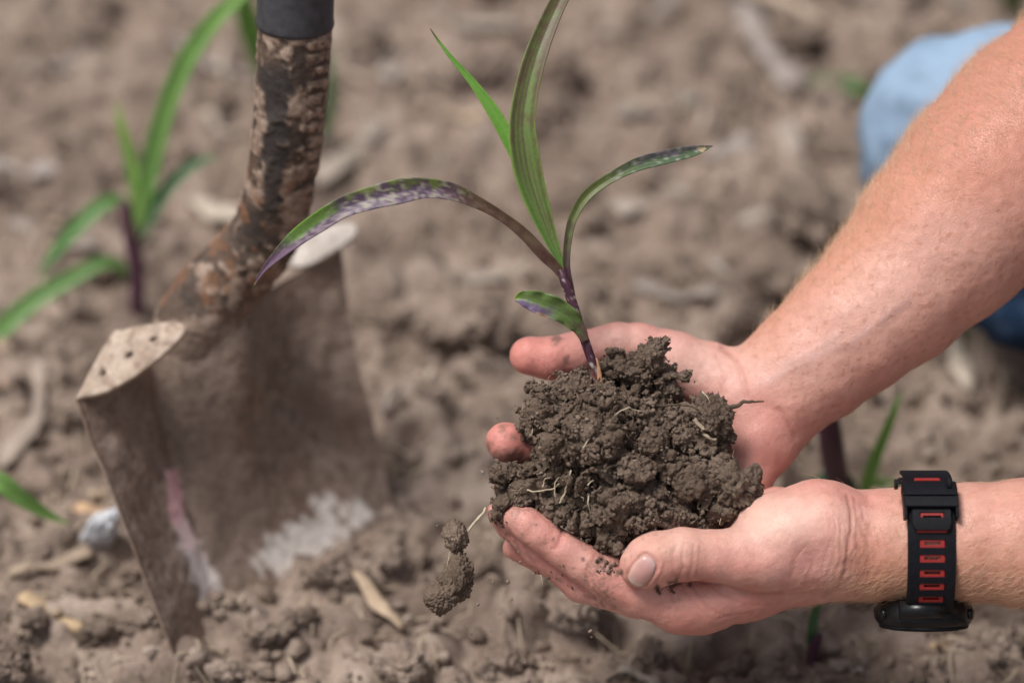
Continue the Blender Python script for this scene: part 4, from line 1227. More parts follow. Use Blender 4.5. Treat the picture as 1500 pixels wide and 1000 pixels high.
# thumbnail
def nail(cx, cy, dz, w_, l_, ang, mtl):
    """patch laid on the thumb: rows along the nail"""
    nu, nv = 15, 17
    c, s = math.cos(ang), math.sin(ang)
    V = []
    for i in range(nu):
        for j in range(nv):
            u = -1 + 2 * i / (nu - 1); v = -1 + 2 * j / (nv - 1)
            # squircle
            uu = u * math.sqrt(1 - 0.46 * v * v); vv = v * math.sqrt(1 - 0.46 * u * u)
            X = uu * w_; Y = vv * l_
            x = cx + X * c - Y * s; y = cy + X * s + Y * c
            V.append((x, y, u, v))
    V = np.array(V)
    # ray onto the hand surface: nearest front vertex in picture space
    px, py = PX(VL); m = (dist2(px, py, cx, cy) < 60) & (normals(VL, QL)[:, 2] > 0.15)
    Vm = VL[m]; pxm, pym = px[m], py[m]
    W = []
    for x, y, u, v in V:
        d2 = (pxm - x) ** 2 + (pym - y) ** 2
        k = np.where(d2 < 16)[0]
        if len(k) == 0: k = np.argsort(d2)[:6]
        k = k[Vm[k, 2] > Vm[k, 2].max() - 0.0018]; z = (Vm[k, 2] / (d2[k] + .5)).sum() / (1 / (d2[k] + .5)).sum()
        z += 0.0005 * (1 - 1.3 * max(abs(u), abs(v)) ** 5) + 0.0001
        W.append(CC(x, y, 0, d=-z))
    W = c2w(np.array(W))
    F = np.array([(i * nv + j, i * nv + j + 1, (i + 1) * nv + j + 1, (i + 1) * nv + j) for i in range(nu - 1) for j in range(nv - 1)])
    Nn = normals(W, F)
    if (Nn @ (CAMPOS - W.mean(0))).mean() < 0: F = F[:, ::-1]; Nn = -Nn
    U_, V_ = V[:, 2], V[:, 3]
    col = mix(np.array([0.56, 0.31, 0.28]), np.array([0.60, 0.37, 0.32]), sstep(0.45, 0.9, np.hypot(U_, V_)))
    col = mix(col, np.array([0.70, 0.55, 0.48]), sstep(0.72, 0.9, V_))
    col = mix(col, np.array([0.50, 0.33, 0.34]), sstep(0.2, 0.8, U_ * 0.3 - V_) * 0.5)
    W2 = W - Nn * 0.0009
    k = len(W)
    rim = [i * nv for i in range(nu)] + [(nu - 1) * nv + j for j in range(1, nv)] + [i * nv + nv - 1 for i in range(nu - 2, -1, -1)] + [j for j in range(nv - 2, 0, -1)]
    FR = np.array([(rim[q], rim[(q + 1) % len(rim)], rim[(q + 1) % len(rim)] + k, rim[q] + k) for q in range(len(rim))])
    part('thumbnail', np.concatenate([W, W2]), np.concatenate([F, FR]), mtl, person, True, np.concatenate([col, col * 0.75]))
M_NAIL, _, _ = m_attr('nail', rough=0.22, sss=0.25, spec=0.5, noise=0.03, nscale=500, scale=0.002)
nail(941, 836, -15, 17, 25, math.radians(35), M_NAIL)

# fine hair on the forearms
def hairs(V, Nn, w_, n, axis, L0, L1, tilt):
    p = w_ / w_.sum(); idx = rng.choice(len(V), n, p=p)
    Vs, Fs = [], []
    o = 0
    for i in idx:
        P = V[i]; nn_ = Nn[i]
        a = axis - nn_ * (axis @ nn_); a /= np.linalg.norm(a) + 1e-9
        s = np.cross(a, nn_)
        a = a + s * rng.normal() * 0.28; a /= np.linalg.norm(a)
        L = rng.uniform(L0, L1) * rng.uniform(0.5, 1.2)
        tl = tilt * rng.uniform(0.3, 1.6)
        pr = None
        for k, t in enumerate((0, 0.35, 0.7, 1.0)):
            c = P + a * L * t + nn_ * L * (tl * t - 0.35 * tl * t * t) + s * L * 0.15 * math.sin(t * 3 + i)
            r = 0.00006 * (1 - t * 0.75)
            for q in range(3):
                an = q * 2.094
                Vs.append(c + r * (math.cos(an) * s + math.sin(an) * nn_))
        for k in range(3):
            for q in range(3):
                Fs.append((o + k * 3 + q, o + k * 3 + (q + 1) % 3, o + k * 3 + 3 + (q + 1) % 3, o + k * 3 + 3 + q))
        o += 12
    return np.array(Vs), np.array(Fs)
px, py = PX(VL); Nl = normals(VL, QL)
wl = sstep(1150, 1280, px) * np.clip(0.08 + sstep(760, 880, py), 0, 1) * (Nl[:, 2] > -0.3) * (px < 1560)
h1 = hairs(VL, Nl, wl, 1900, np.array([-1.0, -0.55, 0]), 0.004, 0.009, 0.35)
px, py = PX(VR); Nr = normals(VR, QR)
wr_ = sstep(40, 160, al) * np.clip(0.05 + sstep(10, 110, pe), 0, 1) * (Nr[:, 2] > -0.35) * (px < 1560) * (py > -60)
h2 = hairs(VR, Nr, wr_, 3000, np.array([-0.6, 0.75, 0]), 0.005, 0.011, 0.45)
part('arm_hair', c2w(np.concatenate([h1[0], h2[0]])), np.concatenate([h1[1], h2[1] + len(h1[0])]), M_ARMHAIR, person, kind='stuff')

# eyes, head hair, shirt, boots (all out of frame)
for s in (-1, 1):
    V_, F_ = ICO[3]
    part('eye', V_ * 0.0115 + HD + np.array([-0.070, s * 0.031, -0.008]), F_, M_EYE, person)
Hh = Field(HD - 0.14, HD + np.array([0.2, 0.14, 0.16]), 0.005)
Hh.seg(HD + [0.02, 0, 0.018], HD + [0.045, 0, 0.03], 0.080, 0.082, 0.01)
Hh.carve(HD + [-0.12, 0, -0.03], HD + [-0.07, 0, -0.12], 0.085, 0.09, 0.01)
V_, Q_ = Hh.surface(); V_ = V_ + 0.003 * fbm(V_, 90, 3)[:, None]
part('hair', V_, Q_, M_HAIR, person)
Sh = Field((0.30, 0.80, 0.12), (1.0, 1.60, 0.70), 0.006)
for S_, E_, r_ in ((SL, EL, 0.058), (SR, ER, 0.060)):
    Sh.seg(S_, E_ * 0.72 + S_ * 0.28, 0.066, r_, 0.02)
Sh.chain([(SL, 0.068), (SR, 0.068)], 0.03); Sh.chain([((SL + SR) / 2 + [0.06, 0, -0.05], 0.125), (HP + [0, 0, 0.03], 0.135)], 0.04)
V_, Q_ = Sh.surface(); V_ = V_ + 0.008 * fbm(V_, 12, 3)[:, None]
part('shirt', V_, Q_, M_SHIRT, person)

# jeans
Jn = Field((0.12, 0.74, -0.01), (1.02, 1.60, 0.52), 0.0045)
K1 = CW(1402, 207, d=1.63); rk = 0.0565
Jn.chain([(K1, rk), (CW(1520, 196, d=1.62), 0.062), (CW(1700, 180, d=1.60), 0.072), (HP + [0, 0.08, 0], 0.095)], 0.015)
S1 = CW(1503, 432, d=1.62)
Jn.chain([(K1 + [0.01, 0.0, -0.005], 0.050), (S1, 0.029), (np.array([0.50, 1.40, 0.055]), 0.048), (np.array([0.64, 1.39, 0.05]), 0.042)], 0.015)
Jn.chain([(HP + [0, -0.08, 0], 0.095), (np.array([0.56, 0.90, 0.38]), 0.068), (np.array([0.58, 0.90, 0.12]), 0.055)], 0.02)
Jn.ball(HP, 0.14, 0.03)
V_, Q_ = Jn.surface(); V_ = relax(V_, Q_, 2)
Nj = normals(V_, Q_)
Pcx, Pcy = PX(w2c(V_))
V_ = V_ + Nj * (0.005 * fbm(V_, 17, 3) - 0.008 * np.clip(fbm(V_ * np.array([1, 1, 2.5]), 16, 2, .5, 7.), 0, 1))[:, None]
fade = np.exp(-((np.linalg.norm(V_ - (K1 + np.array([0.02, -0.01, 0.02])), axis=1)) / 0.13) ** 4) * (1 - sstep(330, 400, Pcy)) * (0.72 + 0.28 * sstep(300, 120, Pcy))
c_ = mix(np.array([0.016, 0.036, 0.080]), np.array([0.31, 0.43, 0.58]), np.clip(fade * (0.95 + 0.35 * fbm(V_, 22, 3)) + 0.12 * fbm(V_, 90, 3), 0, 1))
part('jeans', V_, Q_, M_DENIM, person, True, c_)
for c0, c1 in ((np.array([0.62, 1.39, 0.045]), np.array([0.74, 1.38, 0.09])), (np.array([0.60, 0.90, 0.05]), np.array([0.44, 0.90, 0.035]))):
    Bt = Field(np.minimum(c0, c1) - 0.08, np.maximum(c0, c1) + 0.08, 0.005)
    Bt.seg(c0, c1, 0.045, 0.036, 0.01); Bt.seg(c0 + [0, 0, 0.05], c0, 0.042, 0.045, 0.01)
    v, q_ = Bt.surface(); v[:, 2] = np.maximum(v[:, 2], -0.002)
    part('boot', v, q_, M_BOOT, person)

# ---------------------------------------------------------------- soil clump in the hands
clump = empty('soil_clump', CW(900, 760, 15), 'dark crumbly clump of moist soil cupped in both hands around the seedling roots', 'soil clump')
lo = CC(690, 840, 85) ; lo = np.array([(690 - 750) * KPX * 1.42, (500 - 840) * KPX * 1.42, -1.425]); hi = np.array([(1140 - 750) * KPX * 1.4, (500 - 470) * KPX * 1.4, -1.325])
S = Field(lo, hi, 0.00068)
k = 0.006
E = [(822, 625, 12, 54), (860, 618, 12, 66), (865, 665, 8, 70), (905, 640, 14, 72), (960, 655, 16, 72), (1005, 655, 18, 58), (1015, 700, 14, 58), (900, 715, 8, 70), (950, 725, 10, 56), (1040, 740, 12, 34),
     (790, 715, 12, 42), (750, 712, 14, 28), (840, 730, 8, 40), (890, 765, 8, 42), (960, 755, 14, 36), (905, 560, 24, 40), (942, 572, 24, 42), (972, 618, 26, 38), (860, 590, 14, 42), (920, 600, 40, 60), (900, 680, 38, 80), (1000, 690, 36, 60), (800, 690, 30, 40)]
for px_, py_, dz_, r_ in E:
    S.ball(*pt(px_, py_, dz_, r_), k=0.004)
# narrow-band noise
band = np.abs(S.F) < 0.010
I = np.argwhere(band)
Pp = S.lo + S.h * I
S.F[band] += (0.0045 * fbm(Pp, 55, 3) + 0.0022 * np.abs(fbm(Pp, 160, 2, 0.6, 5.0)) - 0.001).astype(np.float32)
# named clods that shape the outline
for px_, py_, dz_, r_ in [(800, 600, 2, 34), (784, 612, 8, 24), (792, 642, 12, 20), (790, 572, 14, 18), (826, 572, 8, 24), (855, 566, 5, 22), (830, 640, -6, 40), (800, 665, 0, 22), (875, 600, -4, 36), (880, 650, -8, 42),
                          (735, 705, 6, 20), (760, 725, 3, 22), (735, 735, 2, 15), (730, 748, 0, 12), (790, 705, 0, 26), (820, 745, -1, 24), (860, 765, -2, 26), (887, 792, -3, 18), (840, 700, -8, 24),
                          (925, 690, -8, 34), (955, 660, -4, 30), (905, 740, -9, 34), (950, 745, -6, 34), (985, 755, -4, 26), (1005, 700, -3, 26), (1030, 760, 2, 22), (1058, 750, 2, 20),
                          (950, 610, 4, 28), (985, 625, 4, 26), (1010, 650, 6, 24), (925, 545, 12, 24), (905, 525, 16, 16), (945, 550, 14, 28), (970, 580, 16, 24), (890, 545, 12, 16), (1000, 600, 10, 18)]:
    c_, r_m = pt(px_, py_, dz_, r_)
    S.ball(c_, r_m, 0.0015)
S.chain(PTS([(922, 545, 12, 17), (945, 522, 10, 15), (962, 506, 8, 12), (970, 501, 8, 9)]), 0.0015)
S.chain(PTS([(972, 548, 12, 7), (990, 546, 11, 5), (1008, 551, 11, 2.5)]), 0.001)
# crevices
S.carve(CC(780, 640, -2), CC(790, 680, -6), 0.0035, 0.005, 0.002)
S.carve(CC(795, 690, -8), CC(850, 690, -14), 0.004, 0.004, 0.002)
S.carve(CC(880, 580, -12), CC(905, 570, 2), 0.003, 0.004, 0.002)
S.carve(CC(822, 735, -9), CC(835, 738, -6), 0.005, 0.004, 0.002)
S.carve(CC(1005, 735, -8), CC(1030, 742, 2), 0.004, 0.004, 0.002)
S.carve(CC(1032, 665, 0), CC(1038, 735, 0), 0.0025, 0.0028, 0.001)
S.carve(CC(930, 630, -12), CC(960, 640, -8), 0.003, 0.003, 0.002)
S.carve(CC(1000, 545, 4), CC(960, 600, 2), 0.003, 0.003, 0.002)
def cells(width, scale, amp, crack, cw, off, warp=0.35):
    m = np.abs(S.F) < width
    I = np.argwhere(m); Pp = S.lo + S.h * I
    Pw = Pp + warp / scale * np.stack([gnoise(Pp * scale * 0.9 + off), gnoise(Pp * scale * 0.9 + off + 31), gnoise(Pp * scale * 0.9 + off + 67)], 1)
    f1, f2, v = worley(Pw, scale, off)
    e = f2 - f1
    S.F[m] += (amp * (v - 0.5) * 2 * sstep(0.0, 0.25, e) + crack * (1 - sstep(0.0, cw, e))).astype(np.float32)
S.F -= 0.0011
cells(0.009, 75, 0.0022, 0.0040, 0.16, 3.0)
cells(0.006, 170, 0.0012, 0.0018, 0.22, 11.0)
Vt, Qt = S.surface()
Nt_ = normals(Vt, Qt)
for i in rng.choice(len(Vt), 60):
    a = Vt[i] + Nt_[i] * 0.001; b_ = a + rng.normal(size=3) * 0.006
    S.carve(a, b_, 0.0022, 0.0010, 0.0006)
cells(0.0035, 400, 0.00075, 0.0010, 0.3, 23.0)
band = np.abs(S.F) < 0.003
I = np.argwhere(band); Pp = S.lo + S.h * I
S.F[band] += (0.0006 * fbm(Pp, 300, 3, 0.7, 12.0)).astype(np.float32)
V_, Q_ = S.surface()
Vs_, Qs_, Ns_ = V_, Q_, normals(V_, Q_)
# keep only pieces on the visible grid
part('root_ball', c2w(V_), Q_, M_MOIST, clump)
Ws, Wn = c2w(Vs_), Ns_ @ ROT.T
fr_ = np.where(Ns_[:, 2] > -0.2)[0]

# individual clods resting on the ball
CM2 = []
for i in range(8):
    v, f = lump(5 if i < 3 else 4, 600 + i, 0.35, 0.4, (1, 0.85, 0.8), 0.05)
    nv_ = v / np.linalg.norm(v, axis=1)[:, None]
    for sc_, am_, cr_ in ((2.2, 0.06, 0.10), (6.0, 0.035, 0.05), (12.0, 0.02, 0.03)):
        f1_, f2_, vl_ = worley(v, sc_, 5.0 + i); v = v + nv_ * (am_ * (vl_ - .5) * 2 - cr_ * (1 - sstep(0, 0.3, f2_ - f1_)))[:, None]
    CM2.append(mesh('clod', v, f, M_MOIST))
def clump_clod(P, r, mi=None, label=None, sc=(1, 1, 1), parent=None, par_loc=None):
    o = add('clod', CM2[random.randrange(8) if mi is None else mi], parent or clump)
    o.location = Vector(P) - (Vector(par_loc) if par_loc is not None else clump.location)
    o.rotation_euler = tuple(rng.uniform(-3, 3, 3))
    o.scale = (r * sc[0], r * sc[1], r * sc[2])
    if label: o['label'] = label
    return o
clump_clod(CW(1075, 708, 0), 0.0135, 0, 'large blocky clod at the right end of the clump', (1, 0.95, 0.9))
clump_clod(CW(1100, 697, 2), 0.0065, 3)
clump_clod(CW(1042, 603, 10), 0.0095, 1, 'rounded clod at the upper right', (0.9, 0.9, 1))
clump_clod(CW(1052, 630, 12), 0.0085, 2)
clump_clod(CW(1050, 655, 12), 0.0070, 4)
clump_clod(CW(1008, 712, -6), 0.0085, 5)
clump_clod(CW(985, 690, -6), 0.0065, 6)
clump_clod(CW(836, 655, -13), 0.0070, 7, 'crumbly clod on the left shoulder')
clump_clod(CW(887, 790, -6), 0.0055, 3, 'clod wedged between index finger and thumb')
clump_clod(CW(735, 738, -3), 0.0050, 4, 'small clod caught between two fingertips')
clump_clod(CW(727, 752, -3), 0.0032, 5)
clump_clod(CW(782, 628, 4), 0.0055, 6)
clump_clod(CW(962, 640, -6), 0.0060, 2)
clump_clod(CW(925, 735, -14), 0.0060, 1)
for _ in range(120):
    i = fr_[rng.integers(len(fr_))]
    r = 0.0016 + 0.0022 * rng.random() ** 2
    clump_clod(Ws[i] + Wn[i] * r * 0.2, r, random.choice([3, 4, 5, 6, 7]))
it = []
for _ in range(9000):
    i = fr_[rng.integers(len(fr_))]
    r = 0.00022 + 0.0013 * rng.random() ** 4
    it.append((Ws[i] + Wn[i] * r * 0.5, r, rrot()))
v, f = join_lumps(it, tiny)
part('crumbs', v, f, M_CRUMB, clump, False, kind='stuff')
# roots
def fibre(pts, r, mtl, parent, name='root_fibre', n=24, jit=0.0006, label=None, taper=0.4):
    q = smooth_path([(*p_,) for p_ in pts], n)
    P_ = np.array([CW(*x) for x in q])
    P_ += jit * np.stack([gnoise(P_ * 300 + 7), gnoise(P_ * 300 + 21), gnoise(P_ * 300 + 45)], 1)
    v, f = tube(P_, r * (1 - (1 - taper) * np.linspace(0, 1, n)), 8)
    return part(name, v, f, mtl, parent, label=label)
for pts in ([(772, 718, -8), (790, 719, -11), (810, 714, -13), (824, 704, -13), (836, 690, -14)], [(819, 737, -12), (828, 720, -14), (836, 705, -15), (834, 692, -15)], [(814, 728, -13), (812, 712, -14), (818, 698, -14)],
            [(836, 688, -16), (830, 712, -16), (822, 732, -14)], [(862, 726, -16), (861, 738, -17), (866, 752, -15)], [(899, 609, -13), (911, 601, -13), (920, 596, -13), (926, 600, -12), (941, 602, -11)],
            [(908, 626, -13), (915, 632, -14), (921, 639, -14)], [(855, 655, -19), (860, 647, -19), (864, 642, -18)], [(860, 711, -18), (865, 707, -18), (869, 704, -18)], [(775, 636, -3), (779, 633, -4), (781, 628, -4)],
            [(795, 712, -10), (798, 704, -11), (806, 700, -12)], [(1029, 573, 2), (1036, 583, 1), (1041, 590, 1)], [(1056, 745, -2), (1057, 757, -3), (1055, 768, -3)], [(884, 795, -9), (897, 790, -10), (908, 778, -11)]):
    fibre(pts, 0.00034, M_ROOT, clump)
for _ in range(60):
    i = fr_[rng.integers(len(fr_))]
    a = Vs_[i] + Ns_[i] * 0.001; x, y = PX(a[None])[0][0], PX(a[None])[1][0]; dz_ = (-a[2] - FD) * 1000
    an = rng.uniform(0, 6.28); L = rng.uniform(8, 24)
    fibre([(x, y, dz_), (x + L * .5 * math.cos(an), y + L * .5 * math.sin(an), dz_ - 1.5), (x + L * math.cos(an + .5), y + L * math.sin(an + .5), dz_ - 1.5)], rng.uniform(0.00007, 0.00015), random.choice([M_ROOT, M_ROOT, M_ROOTD]), clump, n=12)
fibre([(1062, 601, 8), (1076, 594, 7), (1090, 589, 6), (1104, 589, 6), (1118, 587, 6)], 0.0013, M_ROOTD, clump, 'root', 24, 0.001, 'dark root sticking out to the right', 0.25)
fibre([(985, 550, 10), (1000, 556, 9), (1012, 552, 9), (1006, 545, 9)], 0.0008, M_ROOTD, clump, 'root', 16, 0.0008)
fibre([(944, 592, 0), (970, 596, -1), (1000, 592, 0), (1022, 600, 0)], 0.0008, M_ROOTD, clump, 'root', 20, 0.001)
fibre([(1018, 614, -1), (1026, 626, -2), (1036, 640, -2), (1050, 646, -1)], 0.0011, M_WOOD, clump, 'straw_bit', 16, 0.0016, 'pale crumpled husk bit in the soil', 0.6)
fibre([(880, 690, -17), (905, 680, -17), (925, 672, -16)], 0.0007, M_ROOTD, clump, 'root', 14)

# hanging crumbs on a root thread
hang = empty('hanging_soil_crumbs', CW(660, 880, 0), 'two crumbs of soil dangling on a root thread left of the fingertips', 'soil crumbs')
hl = hang.location
CM3 = []
def hlump(name, seedn, c, rx, ry, rz, ang, lab, par=None, mtl=None):
    v, f = ICO[5]
    off = np.array([seedn, 2.0, 5.0])
    d = 1 + 0.22 * fbm(v, 1.3, 2, .5, off) + 0.25 * np.abs(fbm(v, 4, 3, .6, off)) + 0.16 * fbm(v, 10, 4, .7, off)
    w_ = v * d[:, None] * np.array([rx, ry, rz]); ca, sa = math.cos(ang), math.sin(ang)
    x = w_[:, 0] * ca - w_[:, 1] * sa; y = w_[:, 0] * sa + w_[:, 1] * ca
    part('clod', c2w(np.stack([x, y, w_[:, 2]], 1) + c), f, mtl or M_CRUMB, par or hang, label=lab)
hlump('clod', 3, CC(667, 785, -2), 0.0047, 0.0068, 0.0045, 0.2, 'upper rounded crumb')
hlump('clod', 8, CC(668, 848, -2), 0.0066, 0.0105, 0.006, -0.35, 'lower longer crumb')
hlump('clod', 15, CC(646, 874, -3), 0.0070, 0.0065, 0.0055, 0.5, 'pale foot of the lower crumb')
hlump('clod', 21, CC(950, 521, 8), 0.0040, 0.0100, 0.0040, -0.80, 'elongated clod standing up at the top right', clump, M_MOIST)
hlump('clod', 33, CC(1044, 612, 8), 0.0078, 0.0098, 0.0075, 0.25, 'rounded dark clod at the upper right rim', clump, M_MOIST)
fibre([(712, 744, 2), (704, 756, 1), (692, 770, 0), (684, 783, 0), (678, 800, 0), (674, 820, 0)], 0.0007, M_ROOT, hang, 'root_thread', 24, 0.0006, None, 0.8)
fibre([(660, 806, -3), (657, 818, -3), (654, 830, -3)], 0.0002, M_ROOT, hang, 'root_thread', 8)
fibre([(792, 842, -2), (795, 850, -2), (794, 858, -2)], 0.0002, M_ROOT, hang, 'root_thread', 8)
it = []
for _ in range(110):
    a, b = rng.normal(755, 75), 760 + 220 * rng.random()
    if a > 900 or a < 600: continue
    it.append((CW(a, b, rng.uniform(-25, 40)), 0.00025 + 0.0005 * rng.random() ** 3, rrot()))
for x, y, r in ((707, 691, .0013), (744, 852, .0011), (762, 823, .0009), (782, 840, .0008), (700, 885, .0011), (865, 924, .0012), (722, 852, .0008), (640, 770, .0007), (728, 612, .0006)):
    it.append((CW(x, y, rng.uniform(-5, 10)), r, rrot()))
v, f = join_lumps(it, tiny)
tag(add('falling_grains', mesh('falling_grains', v, f, M_CLOD, False)), 'tiny soil grains falling in the air below the hands', 'soil grains', None, 'stuff')
# crumbs lying on the index finger and thumb side
g_ = []
pxl, pyl = PX(VL); Nl = normals(VL, QL)
cand = np.where((Nl[:, 2] > 0.2) & (pxl < 1010) & (pyl < 870))[0]
for cx, cy, sp_r, cnt in ((884, 826, 14, 30), (895, 832, 12, 20), (905, 838, 8, 8), (965, 862, 6, 8), (985, 858, 10, 14), (735, 760, 12, 14), (800, 800, 60, 10), (812, 850, 30, 8)):
    near = cand[dist2(pxl[cand], pyl[cand], cx, cy) < sp_r]
    if len(near) == 0: continue
    for _ in range(cnt):
        i = near[rng.integers(len(near))]; r = 0.0003 + 0.0010 * rng.random() ** 2
        g_.append((c2w(VL[i] + Nl[i] * r * 0.5), r, rrot()))
v, f = join_lumps(g_, tiny)
tag(add('finger_crumbs', mesh('finger_crumbs', v, f, M_MOIST, False)), 'specks of dark soil stuck on the left index finger and palm', 'soil specks', None, 'stuff')

# ---------------------------------------------------------------- watch on the left wrist
watch = empty('wrist_watch', CW(1351, 893, 5), 'black rubber sports watch with red lined strap slots worn on the wrist', 'wrist watch')
WC = CC(1351, 803, 4)            # centre of the loop
ry, rz = 0.0295, 0.0274
def loop(th):
    """inner centre line of the strap in the plane across the arm, th=0 faces the camera, + is up"""
    c, s = math.cos(th), math.sin(th)
    e = 2 / 2.5
    y = math.copysign(abs(s) ** e, s) * ry; z = math.copysign(abs(c) ** e, c) * rz
    return y, z
ths = np.linspace(-math.pi, math.pi, 1441)
YZ = np.array([loop(t) for t in ths])
SLn = np.concatenate([[0], np.cumsum(np.linalg.norm(np.diff(YZ, axis=0), axis=1))])
_OUT = []
def at_row(py_):
    """arc position of the strap's outer face at a picture row, on the side facing the camera"""
    if not _OUT:
        m = np.where(np.abs(ths) < math.pi / 2)[0]
        P_ = np.array([SP(0.0, SLn[i], 0.0040) for i in m])
        _OUT.append((PX(P_)[1], SLn[m]))
    r, s_ = _OUT[0]
    return float(s_[np.argmin(np.abs(r - py_))])
def frame_at(s):
    i = int(np.clip(np.searchsorted(SLn, s), 1, len(SLn) - 1))
    f = (s - SLn[i - 1]) / (SLn[i] - SLn[i - 1])
    y, z = YZ[i - 1] * (1 - f) + YZ[i] * f
    t = YZ[i] - YZ[i - 1]; t /= np.linalg.norm(t)
    return y, z, t
def SP(x, s, h):
    y, z, t = frame_at(s)
    n = np.array([t[1], -t[0]])
    if n @ np.array([y, z]) < 0: n = -n
    return WC + np.array([x, y + n[0] * h, z + n[1] * h])
def band_mesh(xs, ss, h0, h1, holes=(), rnd=0):
    """strip of rectangular section with rectangular holes; xs, ss breaklines"""
    nx_, ns_ = len(xs), len(ss)
    idx = {}
    V, F = [], []
    def vid(i, j, top):
        k = (i, j, top)
        if k not in idx:
            idx[k] = len(V); xm_ = (xs[0] + xs[-1]) / 2; q_ = max(0, 1 - (ss[j] - ss[0]) / rnd) if rnd else 0; V.append(SP(xm_ + (xs[i] - xm_) * (1 - 0.16 * q_ ** 2.2), ss[j], (h1 if top else h0) - (0.0005 if top and i in (0, nx_ - 1) else 0)))
        return idx[k]
    def solid(i, j):
        if i < 0 or j < 0 or i >= nx_ - 1 or j >= ns_ - 1: return False
        xm, sm = (xs[i] + xs[i + 1]) / 2, (ss[j] + ss[j + 1]) / 2
        return not any(a < xm < b and c < sm < d for a, b, c, d in holes)
    for i in range(nx_ - 1):
        for j in range(ns_ - 1):
            if not solid(i, j): continue
            a, b, c, d = vid(i, j, 1), vid(i + 1, j, 1), vid(i + 1, j + 1, 1), vid(i, j + 1, 1)
            F.append((a, b, c, d))
            e, f, g, h = vid(i, j, 0), vid(i + 1, j, 0), vid(i + 1, j + 1, 0), vid(i, j + 1, 0)
            F.append((h, g, f, e))
            if not solid(i - 1, j): F.append((a, d, h, e))
            if not solid(i + 1, j): F.append((b, f, g, c))
            if not solid(i, j - 1): F.append((a, e, f, b))
            if not solid(i, j + 1): F.append((d, c, g, h))
    return np.array(V), F
def band(name, parent, mtl, x0, x1, s0, s1, h0, h1, holes=(), nx_=8, ds=0.0012, bev=True, label=None, rnd=0, bw=0.00035):
    xs = set(np.linspace(x0, x1, nx_ + 1).round(6)); xs |= {round(x0 + 0.0006, 6), round(x1 - 0.0006, 6)}
    ss = set(np.arange(s0, s1, ds).round(6)) | {round(s1, 6)}
    for a, b, c, d in holes:
        xs |= {round(a, 6), round(b, 6)}; ss |= {round(c, 6), round(d, 6)}
    xs, ss = sorted(xs), sorted(ss)
    f = lambda L: [L[0]] + [b for a, b in zip(L[:-1], L[1:]) if b - a > 0.00003]
    v, F = band_mesh(f(xs), f(ss), h0, h1, holes, rnd)
    o = part(name, c2w(v), F, mtl, parent, False, label=label)
    bv = o.modifiers.new('bevel', 'BEVEL'); bv.width = bw; bv.segments = 3 if bw > 0.0005 else 2; bv.limit_method = 'ANGLE'; bv.angle_limit = math.radians(40)
    return o
u = KPX * (FD - 0.024)
X0, X1 = (1317 - 1351) * u, (1387 - 1351) * u
stot = SLn[-1]
sb, st = at_row(908), at_row(697)
slots = []
for y, hh in ((702.0, 3), (711.5, 3.6), (796, 6.2), (818, 6.0), (840.6, 5.6), (861, 5.2), (880.6, 4.8)):
    a, b = at_row(y + hh), at_row(y - hh)
    if b - a < 0.0016: m_ = (a + b) / 2; a, b = m_ - 0.0016, m_ + 0.0016
    slots.append(((1333 - 1351) * u, (1372 - 1351) * u, a, b))
strap = band('strap', watch, M_RUBBER, X0, X1, sb - 0.012, stot * 0.80, 0.0, 0.0028, slots, 10)
for (a, b, c, d) in slots:
    # red liner ring with an opening
    band('slot_lining', watch, M_RED, a - 0.0, b + 0.0, c, d, 0.0003, 0.0023, [(a + 0.0024, b - 0.0024, c + (d - c) * 0.34, d - (d - c) * 0.22)], 6, 0.0006)
# upper tail layer with its tip
s_tip = at_row(776); s_top = at_row(700)
tail = band('strap_tail', watch, M_RUBBER, (1322 - 1351) * u, (1381 - 1351) * u, s_tip, stot * 0.76, 0.0031, 0.0054, [((1334 - 1351) * u, (1370 - 1351) * u, at_row(758.5), at_row(751.5))], 10, rnd=0.004)
band('slot_lining', tail, M_RED, (1334 - 1351) * u, (1370 - 1351) * u, at_row(758.5), at_row(751.5), 0.0033, 0.0048, [((1338.5 - 1351) * u, (1365.5 - 1351) * u, at_row(759), at_row(755.5))], 6, 0.0006)
band('tip_edge', tail, M_RED, (1326 - 1351) * u, (1377 - 1351) * u, s_tip - 0.0010, s_tip + 0.004, 0.0029, 0.0037, (), 6, rnd=0.004)
for y0, y1 in ((731, 714), (746, 732)):
    band('keeper_loop', watch, M_RUBBER, (1311 - 1351) * u, (1391 - 1351) * u, at_row(y1 + (y0 - y1)), at_row(y1), 0.0050, 0.0077, (), 8, bw=0.0011)
for sx in (1313.5, 1388.5):
    band('keeper_side', watch, M_RUBBER, (sx - 2.5 - 1351) * u, (sx + 2.5 - 1351) * u, at_row(760), at_row(713), 0.0010, 0.0072, (), 2)
band('buckle', watch, M_RUBBER, (1316 - 1351) * u, (1388 - 1351) * u, at_row(713), at_row(695.5), 0.0045, 0.0062, (), 8)
def at_row2(r):
    m = np.where(np.abs(ths) < math.pi / 2)[0]
    return float(SLn[m][np.argmin(np.abs(PX(np.array([SP(0.0, SLn[i], 0.0065) for i in m]))[1] - r))])
for r0_, r1_ in ((703.5, 700.0), (712.0, 708.6)):
    band('buckle_bar', watch, M_RED, (1331 - 1351) * u, (1370 - 1351) * u, at_row2(r0_), at_row2(r1_), 0.0058, 0.0067, (), 4)
for sx in (1312.5, 1389.5):
    v, f = tube(np.array([CC(sx - 2.5, 709, -20), CC(sx + 2.5, 709, -20)]), np.array([0.0024, 0.0024]), 16, up=(0, 1, 0))
    part('buckle_pin', c2w(v), f, M_CASE, watch, False)

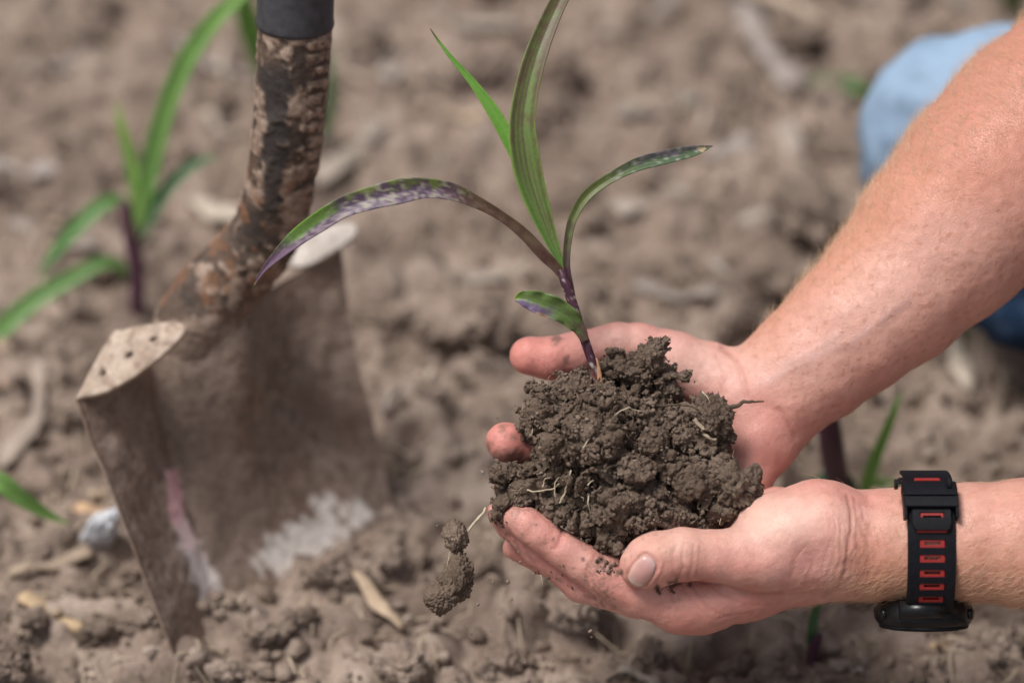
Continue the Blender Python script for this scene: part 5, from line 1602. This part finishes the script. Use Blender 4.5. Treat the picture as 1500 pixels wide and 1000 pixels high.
# watch case under the wrist: faces down, so its axis is the picture's vertical
CCn = CC(1353, 896, 6)
def lathe(prof, c, n=56, ax=1, sx=1.0, sz=1.0, fac=None):
    V, F = [], []
    for (r, y) in prof:
        for k in range(n):
            a = 2 * math.pi * k / n
            rr_ = r * (fac(a, y) if fac else 1)
            V.append(c + np.array([rr_ * math.cos(a) * sx, y, rr_ * math.sin(a) * sz]))
    for i in range(len(prof) - 1):
        for k in range(n):
            a, b = i * n + k, i * n + (k + 1) % n
            F.append((a, a + n, b + n, b))
    F.append(tuple(range(n))); F.append(tuple((len(prof) - 1) * n + k for k in range(n))[::-1])
    return np.array(V), F
fac = lambda a, y: 1 + 0.022 * (math.cos(a * 8) > 0.25) * (1 if -0.004 < y < 0.005 else 0)
v, f = lathe([(0.012, 0.0078), (0.0175, 0.0072), (0.0205, 0.0055), (0.0216, 0.0025), (0.0219, -0.0020), (0.0216, -0.0040), (0.0200, -0.0058), (0.0185, -0.0062)], CCn, 96, fac=fac)
case = part('case', c2w(v), f, M_CASE, watch, True)
bv = case.modifiers.new('bevel', 'BEVEL'); bv.width = 0.0004; bv.segments = 2; bv.limit_method = 'ANGLE'; bv.angle_limit = math.radians(40)
v, f = lathe([(0.0196, -0.0050), (0.0205, -0.0056), (0.0200, -0.0068), (0.0178, -0.0072)], CCn, 72)
part('bezel', c2w(v), f, M_RUBBER, watch, True)
v, f = lathe([(0.0172, -0.0070), (0.0172, -0.0074)], CCn, 48)
part('watch_glass', c2w(v), f, M_CASE, watch, True)
for a in (25, 155, 205, 335):
    c, s = math.cos(math.radians(a)), math.sin(math.radians(a))
    p0 = CCn + np.array([c * 0.0208, 0.0, s * 0.0208]); p1 = CCn + np.array([c * 0.0232, 0.0, s * 0.0232])
    v, f = tube(np.array([p0, p0 * .3 + p1 * .7, p1]), np.array([0.0026, 0.0026, 0.0019]), 20, up=(0, 1, 0))
    part('watch_button', c2w(v), f, M_CASE, watch, True)
# lugs joining strap and case (front)
v, f = tube(np.array([CC(1318, 893, -16), CC(1384, 893, -16)]), np.array([0.0042, 0.0042]), 20, up=(0, 1, 0))
part('lug', c2w(v), f, M_CASE, watch, True)
print('objects', len(bpy.data.objects), 'clods', NCL, 'tris', sum(len(m.polygons) for m in bpy.data.meshes))
